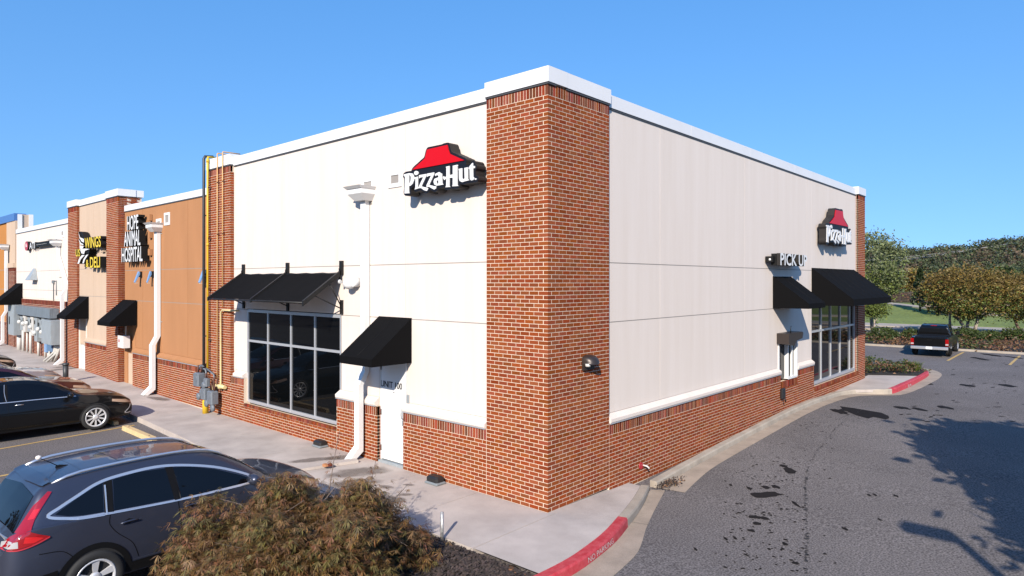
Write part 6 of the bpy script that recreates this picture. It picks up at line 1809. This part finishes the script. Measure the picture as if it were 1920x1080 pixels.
for u, dd, rr, lb, sd in ((1655, 42.0, .85, 'round green bush beside the tall pale green tree', 21), (1714, 41.5, .72, 'round green bush half hidden by the left side of the pickup', 22), (1811, 41.5, .86, 'large round green bush right of the pickup', 23), (1902, 42.0, .80, 'round green bush near the right edge of the view', 24), (1856, 41.5, .60, 'smaller green bush between the two large ones on the right', 25)):
    bush('round_bush', lb, at(u, dd, .13), rr * .95, rr * .95, rr * .44, M['lf_shrub'], .065, 150, 18, .10, sd)
r2 = random.Random(31)
mb = MB(); pts = []
for _ in range(620):
    x = r2.uniform(34.6, 41.0); y = r2.uniform(-22, 9); hh = r2.uniform(.2, .42)
    if -1.5 < y < .9 and x < 35: continue
    for _ in range(22): pts.append((x + r2.gauss(0, .3), y + r2.gauss(0, .35), .13 + abs(r2.gauss(0, .6)) * hh))
leaf_quads(mb, pts, .075, r=r2, m=lambda v: 0 if math.sin(v.y * 1.3) + r2.gauss(0, .8) > -.9 else 1); structure('groundcover', mb, [M['lf_brown'], M['lf_shrub']], 'stuff')
# near shrub bed behind the pad
def inbed(x, y): return 19.8 < x < 23.9 and -1.35 < y < 5 and (y > .1 or x > 20.75 + max(0, -y) * .75)
mb = MB(); pts = []
while len(pts) < 8200:
    x, y = r2.uniform(19.9, 23.8), r2.uniform(-1.35, 5)
    if not inbed(x, y): continue
    hh = .62 * min(1, (23.95 - x) / .8 + .25) * min(1, (y + 1.5) / .5) * (.75 + .3 * math.sin(x * 2.3) * math.sin(y * 2.9))
    for _ in range(14): pts.append((x + r2.gauss(0, .12), y + r2.gauss(0, .12), .02 + hh * r2.random() ** .45))
leaf_quads(mb, pts, .05, r=r2, m=lambda v: 0 if math.sin(v.x * 2.1 + v.y * 1.7) + r2.gauss(0, .8) > .35 else 1); structure('shrub_bed', mb, [M['lf_brown'], M['lf_shrub']], 'stuff')
def grass_tuft(label, base, n, h, sd):
    r = random.Random(sd); t = MB()
    for _ in range(n):
        a = r.uniform(0, 6.28); l = h * r.uniform(.6, 1.1); o = Vector(base) + Vector((r.gauss(0, .06), r.gauss(0, .06), 0)); tip = o + Vector((math.cos(a) * l * .6, math.sin(a) * l * .6, l * .8)); md = o.lerp(tip, .55) + Vector((0, 0, l * .15)); s = Vector((-math.sin(a), math.cos(a), 0)) * .012
        t.add([tuple(o - s), tuple(o + s), tuple(md + s), tuple(md - s), tuple(tip)], [(0, 1, 2, 3), (3, 2, 4)])
    return solo('grass_tuft', t, M['lf_green'], label, 'grass clump')
grass_tuft('spiky bright green grass clump at the end of the shrub bed', (23.0, -1.05, .05), 160, .6, 4)
mb = MB(); pts = [(r2.uniform(20.5, 22.9), -1.36 + r2.uniform(0, .22) + max(0, 21.4 - 20.5) * 0, .03 + r2.random() * .05) for _ in range(160)]
pts = [(x, y + max(0, (21.6 - x)) * 1.35, z) for x, y, z in pts]
leaf_quads(mb, pts, .045, r=r2, up=2); structure('leaf_litter', mb, M['leafbit'], 'stuff')
mb = MB(); pts = [(2.95 + r2.gauss(0, .22) + .18, -.60 + r2.gauss(0, .09) + .06, lotz(3, -.6) + .03 + abs(r2.gauss(0, .03))) for _ in range(420)]
leaf_quads(mb, pts, .022, r=r2, up=2, m=lambda v: 0 if r2.random() < .8 else 1); structure('gutter_leaves', mb, [M['mulchbit'], M['leafbit']], 'stuff')

# front Japanese maple: low mound of finely cut hanging leaves
def maple(label, c, rx, ry, rz_, seed):
    r = random.Random(seed); t = thing('japanese_maple', label, 'shrub', (c[0], c[1], 0))
    q = MB(); tips = []
    for k in range(9):
        a = 2 * math.pi * k / 9 + r.uniform(-.2, .2); l = r.uniform(.55, .9)
        p0 = Vector((c[0] + .08 * math.cos(a), c[1] + .08 * math.sin(a), -.05)); p1 = p0 + Vector((math.cos(a) * .22, math.sin(a) * .22, .55)); p2 = Vector((c[0] + rx * l * .6 * math.cos(a), c[1] + ry * l * .6 * math.sin(a), c[2] + rz_ * .62)); p3 = Vector((c[0] + rx * l * math.cos(a), c[1] + ry * l * math.sin(a), c[2] + rz_ * .38))
        q.tube([p0, p1, p1.lerp(p2, .5) + Vector((r.gauss(0, .06), r.gauss(0, .06), .08)), p2, p3], [.04, .03, .02, .013, .005], 7)
        for _ in range(6):
            s = p1.lerp(p2, r.random()); e_ = s + Vector((r.gauss(0, .3), r.gauss(0, .3), r.uniform(.1, .4))); q.tube([s, s.lerp(e_, .5) + Vector((0, 0, .06)), e_], [.008, .005, .003], 5, cap=False); tips.append(e_)
        for _ in range(4):
            s = p2.lerp(p3, r.random()); e_ = s + Vector((r.gauss(0, .25), r.gauss(0, .25), r.uniform(-.1, .3))); q.tube([s, e_], [.005, .002], 4, cap=False)
    part('branches', q, M['maplebark'], t)
    q = MB()
    def leaf(p, s, m):
        """hand of narrow drooping lobes"""
        ax = r.uniform(0, 6.28); tilt = r.uniform(-.2, 1.3)
        d0 = Vector((math.cos(ax), math.sin(ax), -tilt)).normalized(); sd_ = d0.cross(Vector((0, 0, 1))).normalized(); nn = sd_.cross(d0)
        for k in range(-3, 4):
            aa = k * .42 + r.uniform(-.25, .25); dr = (d0 * math.cos(aa) + sd_ * math.sin(aa) + Vector((0, 0, r.uniform(-.55, .05)))).normalized(); l = s * (1 - .12 * abs(k)) * r.uniform(.8, 1.15); wv = dr.cross(nn).normalized() * l * .05
            k0 = len(q.v); m_ = p + dr * l * .5; q.v += [tuple(p), tuple(m_ + wv), tuple(p + dr * l), tuple(m_ - wv)]; q.f.append([k0, k0 + 1, k0 + 2, k0 + 3]); q.m.append(m); q.sm.append(False)
    n = 0
    while n < 1150:                 # drooping sprays over the mound
        a = r.uniform(0, 6.283); f = r.random() ** .5
        lump = 1 + .16 * math.sin(a * 3 + 1) + .14 * math.sin(a * 5 + f * 4) + r.gauss(0, .06)
        if math.sin(a * 4.0 + f * 5) * math.sin(f * 9 + a) > .45 and r.random() < .8: continue
        x, y = c[0] + rx * f * lump * math.cos(a), c[1] + ry * f * lump * math.sin(a)
        z = c[2] + rz_ * (1 - f ** 4) * (.80 + .36 * math.sin(x * 5.1 + 1.1) * math.sin(y * 4.7 + .4)) - (.3 * r.random() ** 2)
        if r.random() < .25: z -= r.uniform(.1, .55) * (1 - f * .5)
        z = max(z, .12)
        if math.hypot((x - c[0] - .55) / .42, (y - c[1] - .12) / .35) < 1 and r.random() < .8: n += 1; continue
        n += 1; mm = 0 if r.random() < .62 else (1 if r.random() < .45 else 2); rad = r.uniform(.06, .15); out = Vector((math.cos(a), math.sin(a), -.5)) * .14
        for _ in range(r.randint(12, 26)):
            g_ = r.random(); p = Vector((x + r.gauss(0, rad), y + r.gauss(0, rad), z + r.gauss(0, .05))) + out * g_
            leaf(p, r.uniform(.06, .16), mm if r.random() < .8 else r.randint(0, 2))
    for s, e_ in (((c[0] + 1.15, c[1] + .3, .6), (c[0] + 1.75, c[1] + .85, 1.15)), ((c[0] + .8, c[1] + .7, .8), (c[0] + 1.35, c[1] + 1.25, 1.55)), ((c[0] + 1.3, c[1] + .1, .5), (c[0] + 2.0, c[1] + .42, .75))):
        s, e_ = Vector(s), Vector(e_); b = MB(); b.tube([s, s.lerp(e_, .5) + Vector((0, 0, .05)), e_], [.009, .006, .003], 5); part('twig', b, M['maplebark'], t)
        for k in range(26):
            p = s.lerp(e_, .25 + .75 * k / 25) + Vector((r.gauss(0, .05), r.gauss(0, .05), r.gauss(0, .04))); leaf(p, r.uniform(.06, .1), 1 if r.random() < .5 else 0)
    part('foliage', q, [M['lf_maple'], M['lf_maple2'], M['lf_maple3']], t)
    return t
maple('spreading bronze Japanese maple in the mulch bed beside the dark blue SUV', (-4.14, .60, .22), 1.38, 1.34, 1.02, 77)

# ------------------------------------------------------------------ beyond the road
def conic(label, base, h, r0, leaf, seed):
    r = random.Random(seed); t = thing('slim_tree', label, 'tree', base, 'slim dark trees on the lawn')
    q = MB(); q.tube([(base[0], base[1], base[2] - .3), (base[0], base[1], base[2] + h * .5), (base[0], base[1], base[2] + h * .95)], [.11, .08, .03], 6); part('trunk', q, M['bark'], t)
    q = MB(); p = []
    for _ in range(900):
        f = r.random() ** .8; rr = r0 * (1 - f) ** .6 * (.35 + .65 * r.random() ** .5) * (1 + .2 * math.sin(f * 14)); a = r.uniform(0, 6.28); p.append((base[0] + rr * math.cos(a), base[1] + rr * math.sin(a), base[2] + h * (.17 + .83 * f)))
    leaf_quads(q, p, .20, r=r); part('crown', q, leaf, t)
for u, dd, h, r0, lb, sd in ((1725, 69, 4.4, .85, 'tallest slim dark tree, leftmost on the lawn beyond the road', 41), (1741, 67, 3.4, .8, 'slim dark tree second from the left on the lawn beyond the road', 42), (1757, 65, 3.2, .85, 'slim dark tree third from the left on the lawn beyond the road', 43), (1778, 64, 3.4, 1.0, 'slim dark tree nearest the peeling trunk on the lawn', 44)):
    x, y, z = at(u, dd, 0); conic(lb, (x, y, terz(x, y)), h, r0, M['lf_dark'], sd)
x, y, z = at(1661, 74, 0); tree('shade_tree', 'dark small tree on the lawn behind the far corner of the building', (x, y, terz(x, y)), 4, 2.6, 1.2, 1.2, 1.2, M['lf_dark'], .2, 50, 20, M['bark'], .1, 5, trunk_h=1.6, seed=51, cr=.3)
x, y, z = at(1707, 88, 0); tree('shade_tree', 'olive tree behind the brown fence', (x, y, terz(x, y)), 4, 2.6, 1.4, 1.4, 1.6, M['lf_crape'], .22, 60, 22, M['bark'], .1, 5, trunk_h=1.4, seed=52, cr=.35)
x, y, z = at(1712, 205, 0); tree('shade_tree', 'single yellow tree before the dark wood', (x, y, terz(x, y)), 6, 3.4, 2.4, 2.4, 2.0, M['lf_yellow'], .4, 60, 18, M['bark'], .2, 5, trunk_h=2, seed=53, cr=.5)
for u, dd, h, sd, lb in ((1880, 74, 2.6, 61, 'green tree on the lawn between the forked tree and the right edge'), (1850, 80, 2.4, 62, 'dark green tree beyond the footpath at right'), (1910, 84, 2.6, 63, 'dark green tree beyond the footpath at the right edge')):
    x, y, z = at(u, dd, 0); tree('shade_tree', lb, (x, y, terz(x, y)), 4, h, 2.2, 2.2, 1.6, M['lf_shrub'] if sd == 61 else M['lf_dark'], .22, 90, 22, M['bark'], .12, 6, trunk_h=1.4, seed=sd, cr=.4)
# fence beyond the path
fp = [at(1650, 82, 0)[:2], at(1690, 81, 0)[:2], at(1730, 80, 0)[:2], at(1800, 78, 0)[:2], at(1930, 76, 0)[:2]]
fr = resample(fp, 42)
g = thing('iron_fence', 'dark iron picket fence beyond the footpath', 'fence', (fr[0][0], fr[0][1], 1))
for hz in (.25, 1.25):
    q = MB(); q.tube([(x, y, terz(x, y) + hz) for x, y in fr], .03, 4); part('rail', q, M['iron'], g)
for i in range(0, 43, 3):
    x, y = fr[i]; q = MB(); q.box(x - .05, x + .05, y - .05, y + .05, terz(x, y) - .1, terz(x, y) + 1.45); part('post', q, M['iron'], g)
q = MB()
for x, y in resample(fp, 260): q.box(x - .012, x + .012, y - .012, y + .012, terz(x, y), terz(x, y) + 1.35)
part('pickets', q, M['iron'], g, 'stuff')
g = thing('brown_hedge', 'low brown hedge behind the fence near the building', 'hedge', at(1690, 84, 1))
q = MB(); r3 = random.Random(70); pts = []
for _ in range(2600):
    u = r3.uniform(1640, 1726); x, y, z = at(u, 84 + r3.gauss(0, .5), 0); pts.append((x, y, terz(x, y) + r3.random() * 1.1))
leaf_quads(q, pts, .16, r=r3); part('foliage', q, M['lf_brown'], g)
# wooded ridge: one mass of crowns
r3 = random.Random(90)
ico_v = []; ph = (1 + 5 ** .5) / 2
for a, b in ((-1, ph), (1, ph), (-1, -ph), (1, -ph)): ico_v += [(a, b, 0), (0, a, b), (b, 0, a)]
ico_v = [Vector(v).normalized() for v in ico_v]
M['wood'] = leafmat('far_wood_leaves', (.055, .070, .024), .75, .15)
M['wood2'] = leafmat('far_wood_brown_leaves', (.085, .062, .032), .6, .15)
mb = MB(); pts = []
spots = []
for _ in range(2600):
    x = 240 + 560 * r3.random() ** .8; az = r3.uniform(-.22, .52); y = CAMP[1] + (x - CAMP[0]) * math.tan(az); spots.append((x, y))
for _ in range(260):
    x = r3.uniform(205, 250); az = r3.uniform(-.1, .42); spots.append((x, CAMP[1] + (x - CAMP[0]) * math.tan(az)))
for _ in range(110):
    x = r3.uniform(110, 190); az = r3.uniform(-.15, .16); spots.append((x, CAMP[1] + (x - CAMP[0]) * math.tan(az)))
wood_pts = []
for x, y in spots:
    z = terz(x, y); h = r3.uniform(7, 14) if x > 400 else (r3.uniform(4, 8) if x > 230 else r3.uniform(3, 6)); cr_ = h * r3.uniform(.28, .42); n_ = 260 if x < 260 else (110 if x < 420 else 70)
    mi = 0 if r3.random() < .70 + .2 * math.sin(y * .03 + x * .01) else 1
    for _ in range(n_):
        d_ = Vector((r3.gauss(0, 1), r3.gauss(0, 1), r3.gauss(0, 1))).normalized() * (.55 + .45 * r3.random()); wood_pts.append((x + d_.x * cr_, y + d_.y * cr_, z + h * .62 + d_.z * h * .42, mi, cr_))
for x, y, z, mi, cr_ in wood_pts:
    leaf_quads(mb, [(x, y, z)], .24 if x < 200 else (.32 if x < 260 else (.5 if x < 420 else .72)), .8, m=mi, r=r3)
structure('far_wood', mb, [M['wood'], M['wood2']], 'stuff')
# power lines over the ridge
for k, (a, b, sag, lb) in enumerate((((1682, 483), (1890, 459), 2.0, 'upper overhead wire across the wooded ridge'), ((1682, 487), (1880, 460), 2.4, 'middle overhead wire across the wooded ridge'), ((1682, 489.5), (1870, 461), 2.8, 'lowest overhead wire across the wooded ridge'))):
    dd = 330; pts = []
    for i in range(13):
        t = i / 12; u = a[0] - 80 + (b[0] + 90 - a[0]) * t; v = a[1] + 7 + (b[1] - a[1] - 10) * t; x, y, _ = at(u, dd + 120 * t, 0); z = CAMP[2] + (527.66 - v) * (dd + 120 * t) / 1230.8 - sag * math.sin(math.pi * t) * .5
        pts.append((x, y, z))
    q = MB(); q.tube(pts, .075, 5); solo('power_line', q, M['pvc'], lb, 'overhead wire', 'overhead wires')
# tree and lot light that stand beside the lane near the camera and throw their shade on it
tree('shade_tree', 'broad tree in the island beside the lane, throwing its shade on the asphalt', (2.1, -11.1, -.1), 7, 4.6, 2.8, 2.6, 2.1, M['lf_shrub'], .19, 700, 26, M['bark'], .16, 9, trunk_h=2.8, seed=101, cr=.32)
tree('shade_tree', 'smaller tree in the island nearer the lot light, shading the near lane', (-2.3, -11.9, -.1), 6, 4.3, 2.0, 2.0, 1.7, M['lf_shrub'], .18, 300, 24, M['bark'], .13, 8, trunk_h=2.6, seed=102, cr=.30)
g = thing('lot_light', 'tall parking lot light with a flat head beside the lane', 'street light', (-5.80, -10.64, -.1))
q = MB(); q.tube([(-5.80, -10.64, -.1), (-5.80, -10.64, 5.95)], [.11, .08], 10); part('pole', q, M['wallpack'], g)
q = MB(); q.bbox(-6.08, -5.74, -10.69, -9.99, 5.95, 6.12, .03); part('head', q, M['wallpack'], g)
q = MB(); q.box(-6.02, -5.80, -10.53, -10.05, 5.935, 5.949); part('lens', q, M['lens'], g)
q = MB(); lp = [(-7.4, -12.6), (4.6, -12.9), (5.2, -11.4), (4.2, -10.1), (-4.6, -10.0), (-7.2, -10.0), (-7.9, -11.2)]
q.prism([lp], lambda a, c, dd: (a, c, lotz(a, c) + dd), -.2, .10); structure('tree_island', q, M['mulch'])
# across the lot (seen mirrored in the windows): trees and two parked cars
r3 = random.Random(120); mb = MB(); pts = []
for _ in range(120):
    x, y = -46 - r3.random() * 5, r3.uniform(-10, 85); h = r3.uniform(9, 16)
    pts += [(x + r3.gauss(0, 1.5), y + r3.gauss(0, 1.5), h * r3.random()) for _ in range(110)]
leaf_quads(mb, pts, .7, r=r3); structure('tree_belt', mb, M['lf_dark'], 'stuff')
M['whitecar'] = mat('white_car_paint', (.6, .6, .6), .35, coat=.8)
sedan('white sedan parked across the lot, mirrored in the big front window', -12.0, 9.5, M['whitecar'], R(0), 6)
sedan('white car parked across the lot beyond the first white sedan', -12.2, 15.4, M['whitecar'], R(0), 6)
